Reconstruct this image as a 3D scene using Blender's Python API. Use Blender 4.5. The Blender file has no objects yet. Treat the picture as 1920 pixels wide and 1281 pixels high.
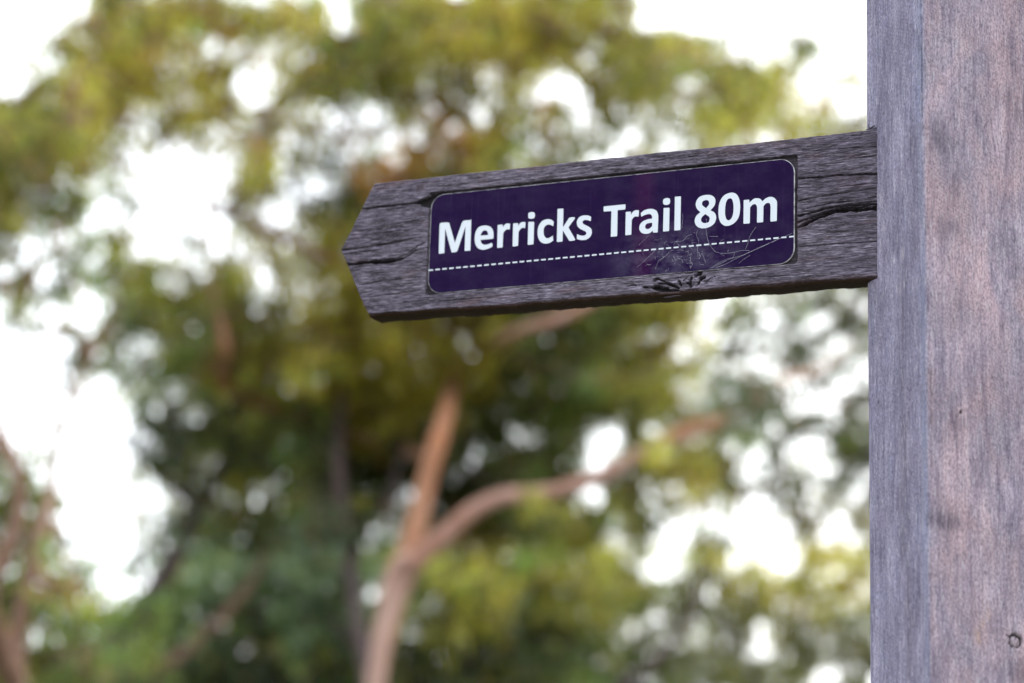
import bpy, math, random
import numpy as np
from mathutils import Matrix, Vector

# ------------------------------------------------------------------ camera, sky, sun, exposure
scene = bpy.context.scene
C = scene.collection
R = math.radians
CAM = Vector((0.0, 0.0, 1.35))
PITCH, ROLL = R(13.4847), R(1.7871)
FOCAL = 85.0

cam_data = bpy.data.cameras.new('camera')
cam = bpy.data.objects.new('camera', cam_data)
C.objects.link(cam)
cam_data.sensor_width = 36.0
cam_data.lens = FOCAL
cam_data.clip_start = 0.05
cam_data.clip_end = 3000
cam.matrix_world = Matrix.Translation(CAM) @ Matrix.Rotation(R(90) + PITCH, 4, 'X') @ Matrix.Rotation(ROLL, 4, 'Z')
cam_data.dof.use_dof = True
cam_data.dof.focus_distance = 2.375
cam_data.dof.aperture_fstop = 3.4
cam_data.dof.aperture_blades = 0
scene.camera = cam

SUN_AZ, SUN_EL = R(42), R(24)           # azimuth clockwise from +Y: ahead and to the right, behind thin cloud
world = bpy.data.worlds.new('World')
scene.world = world
world.use_nodes = True
wn = world.node_tree.nodes
wl = world.node_tree.links
wn.clear()
w_out = wn.new('ShaderNodeOutputWorld')
w_bg = wn.new('ShaderNodeBackground')
w_sky = wn.new('ShaderNodeTexSky')
w_sky.sky_type = 'NISHITA'
w_sky.sun_disc = False
w_sky.sun_elevation = SUN_EL
w_sky.sun_rotation = SUN_AZ
w_sky.air_density = 1.0
w_sky.dust_density = 6.0
w_sky.ozone_density = 1.0
# a thin even veil of high cloud: the clear-sky colour is washed towards grey-white all round
w_hsv = wn.new('ShaderNodeHueSaturation')
w_hsv.inputs['Saturation'].default_value = 0.6
w_bg.inputs['Strength'].default_value = 0.15
w_mix = wn.new('ShaderNodeMix')
w_mix.data_type = 'RGBA'
w_mix.inputs[0].default_value = 0.66
w_mix.inputs[7].default_value = (11.2, 11.8, 12.4, 1)      # the veil: an even bright overcast
wl.new(w_sky.outputs[0], w_hsv.inputs['Color'])
wl.new(w_hsv.outputs[0], w_mix.inputs[6])
wl.new(w_mix.outputs[2], w_bg.inputs['Color'])
wl.new(w_bg.outputs[0], w_out.inputs[0])

sun_data = bpy.data.lights.new('sun', 'SUN')
sun_data.energy = 0.8
sun_data.angle = R(25)
sun_data.color = (1.0, 0.93, 0.84)
sun = bpy.data.objects.new('sun', sun_data)
C.objects.link(sun)
sd = Vector((math.sin(SUN_AZ) * math.cos(SUN_EL), math.cos(SUN_AZ) * math.cos(SUN_EL), math.sin(SUN_EL)))
sun.rotation_euler = (-sd).to_track_quat('-Z', 'Y').to_euler()
sun.location = (4, 6, 8)

scene.view_settings.view_transform = 'Standard'
scene.view_settings.look = 'None'
scene.view_settings.gamma = 1.0
scene.view_settings.use_curve_mapping = False
scene.view_settings.exposure = 1.22
scene.cycles.use_denoising = True
scene.cycles.max_bounces = 6
scene.cycles.transmission_bounces = 6
scene.render.film_transparent = False

# ------------------------------------------------------------------ helpers
rng = np.random.default_rng(7)
random.seed(7)


def tag(o, label=None, cat=None, group=None, kind=None):
    if label: o['label'] = label
    if cat: o['category'] = cat
    if group: o['group'] = group
    if kind: o['kind'] = kind
    return o


def empty(name, loc):
    o = bpy.data.objects.new(name, None)
    o.empty_display_size = 0.1
    o.location = loc
    C.objects.link(o)
    return o


def mesh_np(name, V, F, mats=(), smooth=False, mat_idx=None):
    """V (n,3) floats, F (m,3) or (m,4) ints."""
    me = bpy.data.meshes.new(name)
    V = np.asarray(V, np.float32)
    F = np.asarray(F, np.int32)
    k = F.shape[1]
    me.vertices.add(len(V))
    me.vertices.foreach_set('co', V.ravel())
    me.loops.add(F.size)
    me.loops.foreach_set('vertex_index', F.ravel())
    me.polygons.add(len(F))
    me.polygons.foreach_set('loop_start', np.arange(0, F.size, k, dtype=np.int32))
    me.polygons.foreach_set('loop_total', np.full(len(F), k, np.int32))
    if mat_idx is not None:
        me.polygons.foreach_set('material_index', np.asarray(mat_idx, np.int32))
    me.polygons.foreach_set('use_smooth', np.full(len(F), bool(smooth)))
    for m in mats: me.materials.append(m)
    me.update(calc_edges=True)
    me.validate()
    return me


def link(name, me, parent=None, mw=None):
    o = bpy.data.objects.new(name, me)
    C.objects.link(o)
    if parent is not None: o.parent = parent
    if mw is not None: o.matrix_local = mw
    return o


def attr(me, name, vals):
    a = me.attributes.new(name, 'FLOAT', 'POINT')
    a.data.foreach_set('value', np.asarray(vals, np.float32).ravel())


def attr_col(me, name, vals):
    a = me.attributes.new(name, 'FLOAT_COLOR', 'POINT')
    vals = np.asarray(vals, np.float32)
    v4 = np.ones((len(vals), 4), np.float32)
    v4[:, :3] = vals
    a.data.foreach_set('color', v4.ravel())


def vnoise(x, y, seed=0):
    """smooth value noise in -1..1 on numpy arrays"""
    xi = np.floor(x).astype(np.int64); yi = np.floor(y).astype(np.int64)
    fx = x - xi; fy = y - yi
    fx = fx * fx * (3 - 2 * fx); fy = fy * fy * (3 - 2 * fy)
    def h(a, b):
        n = (a * 374761393 + b * 668265263 + seed * 974711) & 0x7fffffff
        n = ((n ^ (n >> 13)) * 1274126177) & 0x7fffffff
        n = n ^ (n >> 16)
        return (n & 0xffff) / 32767.5 - 1.0
    a = h(xi, yi); b = h(xi + 1, yi); c = h(xi, yi + 1); d = h(xi + 1, yi + 1)
    return (a + (b - a) * fx) * (1 - fy) + (c + (d - c) * fx) * fy


def polydist(px, py, pts):
    """distance to a polyline and the fraction along it"""
    best = np.full(px.shape, 1e9); frac = np.zeros(px.shape)
    seg = [math.dist(pts[i], pts[i + 1]) for i in range(len(pts) - 1)]
    tot = sum(seg); acc = 0.0
    for i in range(len(pts) - 1):
        ax, ay = pts[i]; bx, by = pts[i + 1]
        dx, dy = bx - ax, by - ay
        t = np.clip(((px - ax) * dx + (py - ay) * dy) / (dx * dx + dy * dy + 1e-12), 0, 1)
        d = np.hypot(px - ax - t * dx, py - ay - t * dy)
        m = d < best
        best = np.where(m, d, best)
        frac = np.where(m, (acc + t * seg[i]) / tot, frac)
        acc += seg[i]
    return best, frac


def inpoly(px, py, poly):
    ins = np.zeros(px.shape, bool)
    n = len(poly)
    for i in range(n):
        x0, y0 = poly[i]; x1, y1 = poly[(i + 1) % n]
        if y0 == y1: continue
        c = ((y0 > py) != (y1 > py)) & (px < (x1 - x0) * (py - y0) / (y1 - y0) + x0)
        ins ^= c
    return ins


class Mat:
    """small node-building shorthand"""
    def __init__(s, name):
        s.m = bpy.data.materials.new(name)
        s.m.use_nodes = True
        s.n = s.m.node_tree.nodes; s.l = s.m.node_tree.links
        s.n.clear()
        s.out = s.n.new('ShaderNodeOutputMaterial')
        s.b = s.n.new('ShaderNodeBsdfPrincipled')
        s.l.new(s.b.outputs[0], s.out.inputs[0])
        s.tc = s.n.new('ShaderNodeTexCoord')
    def set(s, sock, val):
        if hasattr(val, 'links') or isinstance(val, bpy.types.NodeSocket): s.l.new(val, sock)
        else: sock.default_value = val
    def mapping(s, scale=(1, 1, 1), rot=(0, 0, 0), src=None):
        m = s.n.new('ShaderNodeMapping')
        m.inputs['Scale'].default_value = scale
        m.inputs['Rotation'].default_value = rot
        s.l.new(src if src is not None else s.tc.outputs['Object'], m.inputs[0])
        return m.outputs[0]
    def noise(s, vec, scale=1, detail=4, rough=.6, dist=0):
        m = s.n.new('ShaderNodeTexNoise')
        m.inputs['Scale'].default_value = scale; m.inputs['Detail'].default_value = detail
        m.inputs['Roughness'].default_value = rough; m.inputs['Distortion'].default_value = dist
        s.l.new(vec, m.inputs['Vector'])
        return m.outputs['Fac']
    def wave(s, vec, scale, dist=2, detail=3, dscale=1.0, direction='X'):
        m = s.n.new('ShaderNodeTexWave')
        m.bands_direction = direction
        m.inputs['Scale'].default_value = scale; m.inputs['Distortion'].default_value = dist
        m.inputs['Detail'].default_value = detail; m.inputs['Detail Scale'].default_value = dscale
        s.l.new(vec, m.inputs['Vector'])
        return m.outputs['Fac']
    def ramp(s, fac, stops):
        r = s.n.new('ShaderNodeValToRGB')
        el = r.color_ramp.elements
        while len(el) < len(stops): el.new(0.5)
        for e, (p, c) in zip(el, stops):
            e.position = p
            e.color = (c, c, c, 1) if isinstance(c, (int, float)) else (*c, 1)
        s.l.new(fac, r.inputs[0])
        return r.outputs[0]
    def mix(s, fac, a, b, mode='MIX'):
        m = s.n.new('ShaderNodeMix')
        m.data_type = 'RGBA'; m.blend_type = mode
        s.set(m.inputs[0], fac)
        for sock, v in ((m.inputs[6], a), (m.inputs[7], b)):
            s.set(sock, (*v, 1) if isinstance(v, tuple) and len(v) == 3 else v)
        return m.outputs[2]
    def math(s, op, a, b=0.0):
        m = s.n.new('ShaderNodeMath'); m.operation = op
        s.set(m.inputs[0], a); s.set(m.inputs[1], b)
        return m.outputs[0]
    def attr(s, name, col=False):
        a = s.n.new('ShaderNodeAttribute'); a.attribute_name = name
        return a.outputs['Color' if col else 'Fac']
    def bump(s, h, strength=.3, dist=.001, normal=None):
        b = s.n.new('ShaderNodeBump')
        b.inputs['Strength'].default_value = strength; b.inputs['Distance'].default_value = dist
        s.l.new(h, b.inputs['Height'])
        if normal is not None: s.l.new(normal, b.inputs['Normal'])
        return b.outputs[0]
    def done(s, color=None, rough=.8, spec=.3, normal=None):
        if color is not None: s.set(s.b.inputs['Base Color'], (*color, 1) if isinstance(color, tuple) and len(color) == 3 else color)
        s.set(s.b.inputs['Roughness'], rough)
        s.set(s.b.inputs['Specular IOR Level'], spec)
        if normal is not None: s.l.new(normal, s.b.inputs['Normal'])
        return s.m


def tubes(paths, sides=6):
    """paths: list of (points (n,3), radii (n)) -> V, F of open tubes"""
    VV, FF = [], []; base = 0
    for pts, rad in paths:
        P = np.asarray(pts, float); rad = np.asarray(rad, float)
        n = len(P)
        T = np.gradient(P, axis=0)
        T /= np.linalg.norm(T, axis=1)[:, None] + 1e-12
        up = np.array([0.31, 0.95, 0.12])
        A = np.cross(T, up); A /= np.linalg.norm(A, axis=1)[:, None] + 1e-9
        B = np.cross(T, A)
        ang = np.arange(sides) * 2 * math.pi / sides
        ring = P[:, None, :] + rad[:, None, None] * (np.cos(ang)[None, :, None] * A[:, None, :] + np.sin(ang)[None, :, None] * B[:, None, :])
        VV.append(ring.reshape(-1, 3))
        i = np.arange(n - 1)[:, None] * sides; j = np.arange(sides)[None, :]; j2 = (j + 1) % sides
        FF.append((base + np.stack([i + j, i + j2, i + sides + j2, i + sides + j], -1)).reshape(-1, 4))
        base += n * sides
    return np.concatenate(VV), np.concatenate(FF)


def smooth_path(pts, rad, n=24):
    """Catmull-Rom through control points with radii"""
    P = np.asarray(pts, float); r = np.asarray(rad, float)
    Q = np.vstack([2 * P[0] - P[1], P, 2 * P[-1] - P[-2]])
    out, ro = [], []
    per = max(2, n // (len(P) - 1))
    for i in range(len(P) - 1):
        p0, p1, p2, p3 = Q[i:i + 4]
        for t in np.arange(per) / per:
            out.append(.5 * (2 * p1 + (p2 - p0) * t + (2 * p0 - 5 * p1 + 4 * p2 - p3) * t * t + (3 * p1 - p0 - 3 * p2 + p3) * t ** 3))
            ro.append(r[i] + (r[i + 1] - r[i]) * t)
    out.append(P[-1]); ro.append(r[-1])
    return np.array(out), np.array(ro)


F_PX = 1920 * FOCAL / 36


def at(px, py, D):
    """photograph pixel (1920 wide) seen at the distance D along +Y -> world point"""
    X = px - 960; Y = 640.5 - py
    Xr = X * math.cos(ROLL) - Y * math.sin(ROLL); Yr = X * math.sin(ROLL) + Y * math.cos(ROLL)
    dy = F_PX * math.cos(PITCH) - Yr * math.sin(PITCH)
    dz = F_PX * math.sin(PITCH) + Yr * math.cos(PITCH)
    return np.array([Xr / dy * D, D, CAM.z + dz / dy * D])


# ------------------------------------------------------------------ materials
def board_wood():
    s = Mat('weathered_hardwood')
    v = s.mapping((80, 420, 950))
    fine = s.noise(v, 1, 5, .65, .4)
    v2 = s.mapping((22, 90, 170))
    mid = s.noise(v2, 1, 4, .6, .6)
    v3 = s.mapping((5, 20, 16))
    big = s.noise(v3, 1, 3, .5)
    fib = s.noise(s.mapping((170, 700, 1500)), 1, 3, .7, .2)
    base = s.ramp(fine, [(.33, (.013, .010, .016)), (.45, (.047, .041, .057)), (.56, (.094, .085, .112)), (.70, (.24, .228, .272))])
    c2 = s.ramp(mid, [(.33, (.33, .30, .33)), (.5, (.85, .84, .86)), (.68, (1.30, 1.28, 1.36))])
    col = s.mix(1.0, base, c2, 'MULTIPLY')
    c3 = s.ramp(big, [(.32, (.76, .69, .72)), (.5, (1.16, 1.10, 1.10)), (.68, (1.52, 1.45, 1.42))])
    col = s.mix(1.0, col, c3, 'MULTIPLY')
    red = s.ramp(s.noise(s.mapping((14, 60, 60)), 1, 3), [(.56, 0.0), (.70, .45)])
    col = s.mix(red, col, (.085, .048, .052))
    fl = s.ramp(fib, [(.56, 0.0), (.72, .65)])
    col = s.mix(fl, col, (.27, .25, .29))
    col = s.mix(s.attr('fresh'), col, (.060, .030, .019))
    col = s.mix(s.attr('undershade'), col, (.020, .012, .009))  # shade on the board's underside, painted as a near-black brown
    col = s.mix(s.attr('pit'), col, (.008, .006, .006))
    h = s.math('ADD', s.math('MULTIPLY', fine, .6), s.math('MULTIPLY', fib, .4))
    return s.done(col, .85, .25, s.bump(h, .75, .0009))


def post_wood():
    s = Mat('weathered_softwood')
    cx = s.n.new('ShaderNodeCombineXYZ'); sp = s.n.new('ShaderNodeSeparateXYZ')
    s.l.new(s.tc.outputs['Object'], sp.inputs[0])
    s.l.new(s.attr('around'), cx.inputs[0]); s.l.new(sp.outputs[2], cx.inputs[2])
    pv = cx.outputs[0]
    streak = s.noise(s.mapping((260, 1, 16), src=pv), 1, 6, .72, .6)
    broad = s.noise(s.mapping((80, 1, 9), src=pv), 1, 5, .62, 1.2)
    patch = s.noise(s.mapping((22, 1, 9), src=pv), 1, 4, .55, .6)
    fuzz = s.noise(s.mapping((520, 1, 300), src=pv), 1, 3, .7)
    # rough-sawn tooth marks: slanted ridges whose strength comes and goes
    saw = s.wave(s.mapping((1, 1, 1), (0, R(-24), 0), src=pv), 95, 9.0, 4, 22, 'Z')
    sawm = s.ramp(s.noise(s.mapping((25, 1, 14), src=pv), 1, 3), [(.40, .05), (.62, .8)])
    col = s.ramp(streak, [(.28, (.130, .118, .165)), (.44, (.225, .206, .258)), (.58, (.285, .262, .310)), (.76, (.385, .36, .405))])
    pk = s.ramp(patch, [(.40, 0.0), (.62, .55)])
    pk = s.math('MULTIPLY', pk, s.attr('pinkness'))
    col = s.mix(pk, col, (.410, .302, .312))
    bl = s.ramp(broad, [(.30, (.58, .55, .62)), (.46, (.90, .88, .92)), (.58, (1.02, 1.0, 1.01)), (.72, (1.20, 1.17, 1.14))])
    col = s.mix(1.0, col, bl, 'MULTIPLY')
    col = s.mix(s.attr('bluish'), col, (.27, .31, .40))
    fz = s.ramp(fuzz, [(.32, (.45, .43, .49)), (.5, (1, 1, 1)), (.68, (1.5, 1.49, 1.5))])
    col = s.mix(s.attr('coolness'), col, s.mix(1.0, col, (.78, .835, .94), 'MULTIPLY'))  # sides off the front: bluish sky-lit shade mixed into the colour
    col = s.mix(s.attr('pinkness'), col, s.mix(1.0, col, (1.06, 1.005, .985), 'MULTIPLY'))  # broad side: warmer light mixed into the colour
    col = s.mix(.85, col, s.mix(1.0, col, fz, 'MULTIPLY'))
    col = s.mix(s.math('MULTIPLY', s.attr('stain_shade'), s.ramp(streak, [(.35, 1.0), (.66, .75)])), col, (.062, .047, .070))
    fleck = s.ramp(s.noise(s.mapping((620, 1, 120), (0, R(14), 0), src=pv), 1, 3, .65), [(.55, 0.0), (.68, .9)])
    col = s.mix(fleck, col, (.085, .072, .10))
    pale = s.ramp(s.noise(s.mapping((480, 1, 60), src=pv), 1, 3, .65), [(.56, 0.0), (.70, .7)])
    col = s.mix(pale, col, (.44, .415, .45))
    grime = s.math('MULTIPLY', s.math('SUBTRACT', 1.0, saw), sawm)
    col = s.mix(s.math('MULTIPLY', grime, .38), col, (.075, .065, .095))
    col = s.mix(s.attr('ochre'), col, (.42, .26, .11))
    col = s.mix(s.attr('pit'), col, (.012, .009, .010))
    h = s.math('ADD', s.math('MULTIPLY', s.math('MULTIPLY', saw, sawm), .8), s.math('MULTIPLY', fuzz, .55))
    h = s.math('ADD', h, s.math('MULTIPLY', streak, .9))
    return s.done(col, .9, .2, s.bump(h, .55, .0011))


def plate_print():
    s = Mat('purple_sign_print')
    sp = s.n.new('ShaderNodeSeparateXYZ'); s.l.new(s.tc.outputs['Object'], sp.inputs[0])
    mott = s.noise(s.mapping((60, 1, 60)), 1, 4)
    col = s.ramp(mott, [(.3, (.0092, .0034, .026)), (.7, (.0118, .0042, .031))])
    # a faded magenta band across the print
    d = s.math('ABSOLUTE', s.math('SUBTRACT', sp.outputs[0], .309))
    band = s.ramp(s.math('DIVIDE', d, .016), [(.25, .42), (.95, 0.0)])
    col = s.mix(band, col, (.036, .005, .036))
    wob = s.noise(s.mapping((500, 1, 6)), 1, 3, .6)
    col = s.mix(s.ramp(wob, [(.60, 0.0), (.75, .25)]), col, (.05, .03, .09))
    sc1 = s.noise(s.mapping((900, 1, 900)), 1, 2)
    col = s.mix(s.ramp(sc1, [(.74, 0.0), (.80, .35)]), col, (.30, .28, .36))
    dust = s.noise(s.mapping((30, 1, 45)), 1, 5, .7)
    du = s.math('DIVIDE', s.math('SUBTRACT', sp.outputs[0], .345), .075)
    dv = s.math('DIVIDE', s.math('SUBTRACT', sp.outputs[2], .036), .045)
    rad = s.math('ADD', s.math('MULTIPLY', du, du), s.math('MULTIPLY', dv, dv))
    dm = s.math('MULTIPLY', s.ramp(dust, [(.42, .0), (.78, .24)]), s.ramp(rad, [(.0, 1.0), (1.0, .12)]))
    col = s.mix(dm, col, (.34, .31, .42))
    rg = s.ramp(mott, [(.3, .55), (.7, .7)])
    return s.done(col, rg, .025, s.bump(wob, .05, .0004))


M_BOARD = board_wood()
M_POST = post_wood()
M_PLATE = plate_print()
M_WHITE = Mat('white_print').done((.50, .535, .585), .6, .1)
s_ = Mat('worn_plate_edge'); M_EDGE = s_.done(s_.ramp(s_.noise(s_.mapping((120, 120, 120)), 1, 3), [(.35, (.09, .08, .10)), (.6, (.45, .45, .46))]), .5, .4)
M_WEB = Mat('spider_silk').done((.50, .49, .56), .6, .2)

# ------------------------------------------------------------------ ground (structure)
gm = Mat('leaf_litter_ground')
gcol = gm.ramp(gm.noise(gm.mapping((.35, .35, .35)), 1, 8, .65), [(.3, (.035, .035, .016)), (.5, (.065, .058, .030)), (.7, (.11, .09, .055))])
gm.done(gcol, .95, .1, gm.bump(gm.noise(gm.mapping((9, 9, 9)), 1, 6), .6, .05))
n = 90
gx = np.sign(np.linspace(-1, 1, n)) * np.abs(np.linspace(-1, 1, n)) ** 3 * 1200
GX, GY = np.meshgrid(gx, gx)
GZ = vnoise(GX * .12, GY * .12, 3) * .10 * (np.hypot(GX, GY) > 4) + vnoise(GX / 90, GY / 90, 4) * .012 * np.minimum(np.hypot(GX, GY), 300) - .02
idx = np.arange(n * n).reshape(n, n)
gf = np.stack([idx[:-1, :-1], idx[:-1, 1:], idx[1:, 1:], idx[1:, :-1]], -1).reshape(-1, 4)
ground = link('ground', mesh_np('ground', np.stack([GX, GY, GZ], -1).reshape(-1, 3), gf, [gm.m], True))
tag(ground, kind='structure')

# ------------------------------------------------------------------ the signpost
PHI = R(24.5834)
BOARD_O = Vector((-.1522, 2.47498, CAM.z + .61687))       # lower left shoulder of the board
UX = Vector((math.cos(PHI), -math.sin(PHI), 0)); NX = Vector((math.sin(PHI), math.cos(PHI), 0))
B_END = BOARD_O + UX * .5508                               # where the board's face meets the post
A_ST = R(68)                                               # heading of the post's narrow visible side
WV = Vector((math.cos(A_ST), -math.sin(A_ST), 0))
FV = Vector((math.sin(A_ST), math.cos(A_ST), 0))
# sides: plan corners E (far left), K (near), then round the back
b2 = Vector((B_END.x, B_END.y, 0))


def on_slope(k):
    # point b2 + t*WV with x/y == k
    return b2 + WV * ((k * b2.y - b2.x) / (WV.x - k * WV.y))


PE, PK = on_slope(.1509), on_slope(.1764)
SIDE = (PK - PE).length
FRONT = .128
post_root = Vector((0, 0, 0)) + (PE + PK) / 2 + FV * FRONT / 2
signpost = tag(empty('trail_signpost', (post_root.x, post_root.y, 0)),
               'weathered grey timber post carrying a dark pointed board with a purple trail plate', 'signpost')
inv = Matrix.Translation(-Vector((post_root.x, post_root.y, 0)))


def make_post():
    rr = .0045
    corners = [PE, PK, PK + FV * FRONT, PE + FV * FRONT]
    pts, nor, arc = [], [], []
    acc = 0.0
    for i in range(4):
        a, b = corners[i], corners[(i + 1) % 4]
        d = (b - a).normalized(); L = (b - a).length
        nrm = Vector((d.y, -d.x, 0))
        step = .0009 if i < 2 else .008
        k = max(2, int((L - 2 * rr) / step))
        for j in range(k + 1):
            q = a + d * (rr + (L - 2 * rr) * j / k)
            pts.append(q); nor.append(nrm); arc.append(acc + rr + (L - 2 * rr) * j / k)
        nd = (corners[(i + 2) % 4] - b).normalized(); nn = Vector((nd.y, -nd.x, 0))
        for j in range(1, 6):
            th = j / 6 * math.pi / 2
            v = nrm * math.cos(th) + nn * math.sin(th)
            pts.append(b - d * rr + nd * rr + v * rr); nor.append(v); arc.append(acc + L - rr + rr * 2 * j / 6)
        acc += L
    P = np.array([tuple(p) for p in pts]); N = np.array([tuple(p) for p in nor]); S = np.array(arc)
    zs = np.concatenate([np.arange(-.3, 1.5, .03), np.arange(1.5, 2.32, .0015), np.arange(2.32, 2.521, .02)])
    SS, ZZ = np.meshgrid(S, zs)
    s, z = SS * 1000, ZZ * 1000                      # mm
    side = SIDE * 1000
    isfront = np.clip((s - side + 2) / 4, 0, 1) * (s < side + FRONT * 1000)
    d = vnoise(s / 3.0, z / 110, 1) * .22 + vnoise(s / 9, z / 240, 2) * .45 + vnoise(s / 40, z / 300, 5) * 1.0
    d += vnoise(s / 1.6, z / 3.0, 9) * .13
    pit = np.zeros_like(d); stain_shade = np.zeros_like(d); ochre = np.zeros_like(d)
    # shallow hollow down the narrow side beside the near arris, long checks
    d -= 1.3 * np.exp(-((s - (side - 16 + vnoise(z / 160, z * 0, 11) * 4)) / 9) ** 2)
    def check(pts_, w, dep, dk=.8):
        nonlocal d, pit
        dd, fr = polydist(s, z, pts_)
        ww = w * (np.sin(np.clip(fr, .02, .98) * math.pi) ** .5) * (1 + .4 * vnoise(z / 4, s / 4, 21))
        m = np.clip(1.25 - dd / (ww + 1e-6), 0, 1)
        d -= dep * m; pit[:] = np.maximum(pit, m * dk)
    def pz(py):
        q = at(1780, py, 1.0)
        return 1000 * (CAM.z + (q[2] - CAM.z) * 2.19)
    check([(side - 4.5, pz(-40)), (side - 3.5, pz(90)), (side - 3, pz(170)), (side - 3.5, pz(232))], .9, 2.0, .7)
    check([(side - 3.4, pz(205)), (side - 3, pz(222)), (side - 3, pz(238))], 1.6, 3.0, .95)
    check([(side - 9, pz(-40)), (side - 8, pz(140)), (side - 7, pz(300))], .5, .8, .35)
    check([(side + 4, pz(690)), (side + 5, pz(760)), (side + 4, pz(830))], .6, 1.0, .5)
    check([(side + 2.5, pz(980)), (side + 2, pz(1090)), (side + 3, pz(1200))], .7, 1.2, .5)
    check([(side - 1, pz(380)), (side + 1, pz(520)), (side, pz(640))], .4, .6, .3)
    rnd = random.Random(5)
    for _ in range(70):
        s0 = rnd.uniform(3, side + 125); z0 = rnd.uniform(1580, 2330); L = rnd.uniform(12, 90)
        check([(s0, z0), (s0 + rnd.uniform(-.8, .8), z0 + L * .5), (s0 + rnd.uniform(-1.5, 1.5), z0 + L)], rnd.uniform(.25, .45), rnd.uniform(.3, .7), rnd.uniform(.15, .4))
    def blob(cs, cz, rs, rz, target, amt, sd):
        q = ((s - cs) / rs) ** 2 + ((z - cz) / rz) ** 2
        q = q * (1 + .5 * vnoise(s / 4, z / 9, sd)) + .5 * vnoise(s / 3, z / 22, sd + 1)
        np.maximum(target, amt * np.exp(-np.maximum(q, 0) * 1.1), out=target)
    # stains below knots on the broad side (image rows -> heights)
    def fs(px):
        k = at(px, 800, 1.0)[0]
        return side + 1000 * (k * PK.y - PK.x) / (FV.x - k * FV.y)
    blob(fs(1762), pz(265), 12, 19, stain_shade, .75, 31)
    blob(fs(1800), pz(330), 10, 9, stain_shade, .15, 33)
    blob(fs(1915), pz(190), 11, 24, stain_shade, .85, 35)
    blob(fs(1770), pz(440), 22, 13, stain_shade, .42, 37)
    blob(fs(1800), pz(800), 10, 10, stain_shade, .55, 39)
    blob(fs(1772), pz(985), 18, 11, stain_shade, .85, 41)
    blob(fs(1905), pz(1255), 24, 16, stain_shade, .85, 43)
    blob(fs(1915), pz(780), 6, 60, stain_shade, .35, 45)
    blob(fs(1890), pz(1090), 5, 22, stain_shade, .25, 47)
    blob(side - 38, pz(560), 9, 60, stain_shade, .55, 51)
    blob(side - 42, pz(860), 9, 120, stain_shade, .55, 53)
    blob(side - 34, pz(1180), 10, 70, stain_shade, .6, 55)
    blob(side - 62, pz(160), 16, 50, stain_shade, .22, 57)
    blob(side - 22, pz(265), 10, 15, stain_shade, .30, 61)
    blob(side - 22, pz(470), 8, 26, stain_shade, .30, 63)
    blob(side - 84, pz(740), 7, 9, stain_shade, .38, 65)
    for qx, qy, r_ in ((1828, 1194, 4), (1836, 1170, 3.5), (1848, 1150, 3)):
        blob(fs(qx), pz(qy), r_, r_ * 1.7, ochre, .22, int(qx))
    # small dark nail hole, knot with an open ring, tiny hole on the narrow side
    def hole(cs, cz, r0, dep):
        nonlocal d, pit
        q = np.hypot(s - cs, (z - cz)) / r0
        m = np.clip(1.6 - q * (1 + .3 * vnoise(s, z, 71)), 0, 1)
        d -= dep * m; pit[:] = np.maximum(pit, m)
    hole(fs(1803), pz(777), 1.3, 3)
    hole(side - 86, pz(735), 1.0, 2)
    # loose knot: a dark ring round a raised core
    kc, kz = fs(1897), pz(1197)
    q = np.hypot(s - kc, z - kz) * (1 + .10 * vnoise(np.arctan2(z - kz, s - kc) * 2, s * 0, 73))
    ang = np.arctan2(z - kz, s - kc)
    wid = .9 + .8 * np.clip(np.cos(ang - 1.0), -.3, 1)
    ring = np.clip(1.5 - np.abs(q - 5.9) / wid, 0, 1)
    d -= 2.6 * ring; pit[:] = np.maximum(pit, ring)
    d += .5 * np.exp(-(q / 4.5) ** 4)
    inner = np.clip(1.3 - np.abs(q - 2.6) / .6, 0, 1) * (ang > -2.0) * (ang < 1.7)
    d -= .8 * inner; pit[:] = np.maximum(pit, .75 * inner)
    check([(kc - 5.5, kz + 3.8), (kc - 9.5, kz + 5.5)], 1.0, 1.4, .9)
    check([(kc + .5, kz - 6), (kc + .2, kz - 12)], .7, 1.0, .6)
    # housing for the board: a dark gap along its end and under it
    s0 = (b2 - PE).dot(WV) * 1000; zb, zt = 1000 * BOARD_O.z - 3.5, 1000 * BOARD_O.z + 146.0
    sx = np.maximum(s - s0 - .9 - .5 * vnoise(z / 9, z * 0, 81), 0); sz = np.maximum(np.maximum(zb - z, z - zt) - .6, 0)
    gap = np.clip(1 - np.hypot(sx, sz) / .8, 0, 1) * (s > -5) * (s < side)
    d -= 5 * gap; pit[:] = np.maximum(pit, gap * .9)
    stain_shade[:] = np.maximum(stain_shade, .5 * np.exp(-np.maximum(zb - z, 0) / 16) * (z < zb) * (s < s0 + 6))  # shadow just under the board, painted into the post's colour
    # wane: the far-left arris is knocked off below the board
    d += (.7 * vnoise(z / 35, z * 0, 95) + .35 * vnoise(z / 6, s / 3, 96)) * np.clip(1 - np.minimum(np.abs(s), np.abs(s - side) * 1.3) / 7, 0, 1)
    d -= 2.0 * np.clip(1 - s / 6, 0, 1) * np.clip((1970 - z) / 40, 0, 1) * (z > 1500)
    V = P[None, :, :] + N[None, :, :] * (d[:, :, None] / 1000)
    V[:, :, 2] = ZZ
    nz, ns = ZZ.shape
    idx = np.arange(nz * ns).reshape(nz, ns)
    nxt = np.roll(idx, -1, axis=1)
    F = np.stack([idx[:-1], nxt[:-1], nxt[1:], idx[1:]], -1).reshape(-1, 4)
    Vf = V.reshape(-1, 3)
    cen = (PE + PK) / 2 + FV * FRONT / 2
    Vf = Vf - np.array([post_root.x, post_root.y, 0])
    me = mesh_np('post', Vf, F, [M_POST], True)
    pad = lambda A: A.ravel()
    attr(me, 'around', pad(SS)); attr(me, 'pit', pad(pit)); attr(me, 'stain_shade', pad(stain_shade)); attr(me, 'ochre', pad(ochre))
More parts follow.
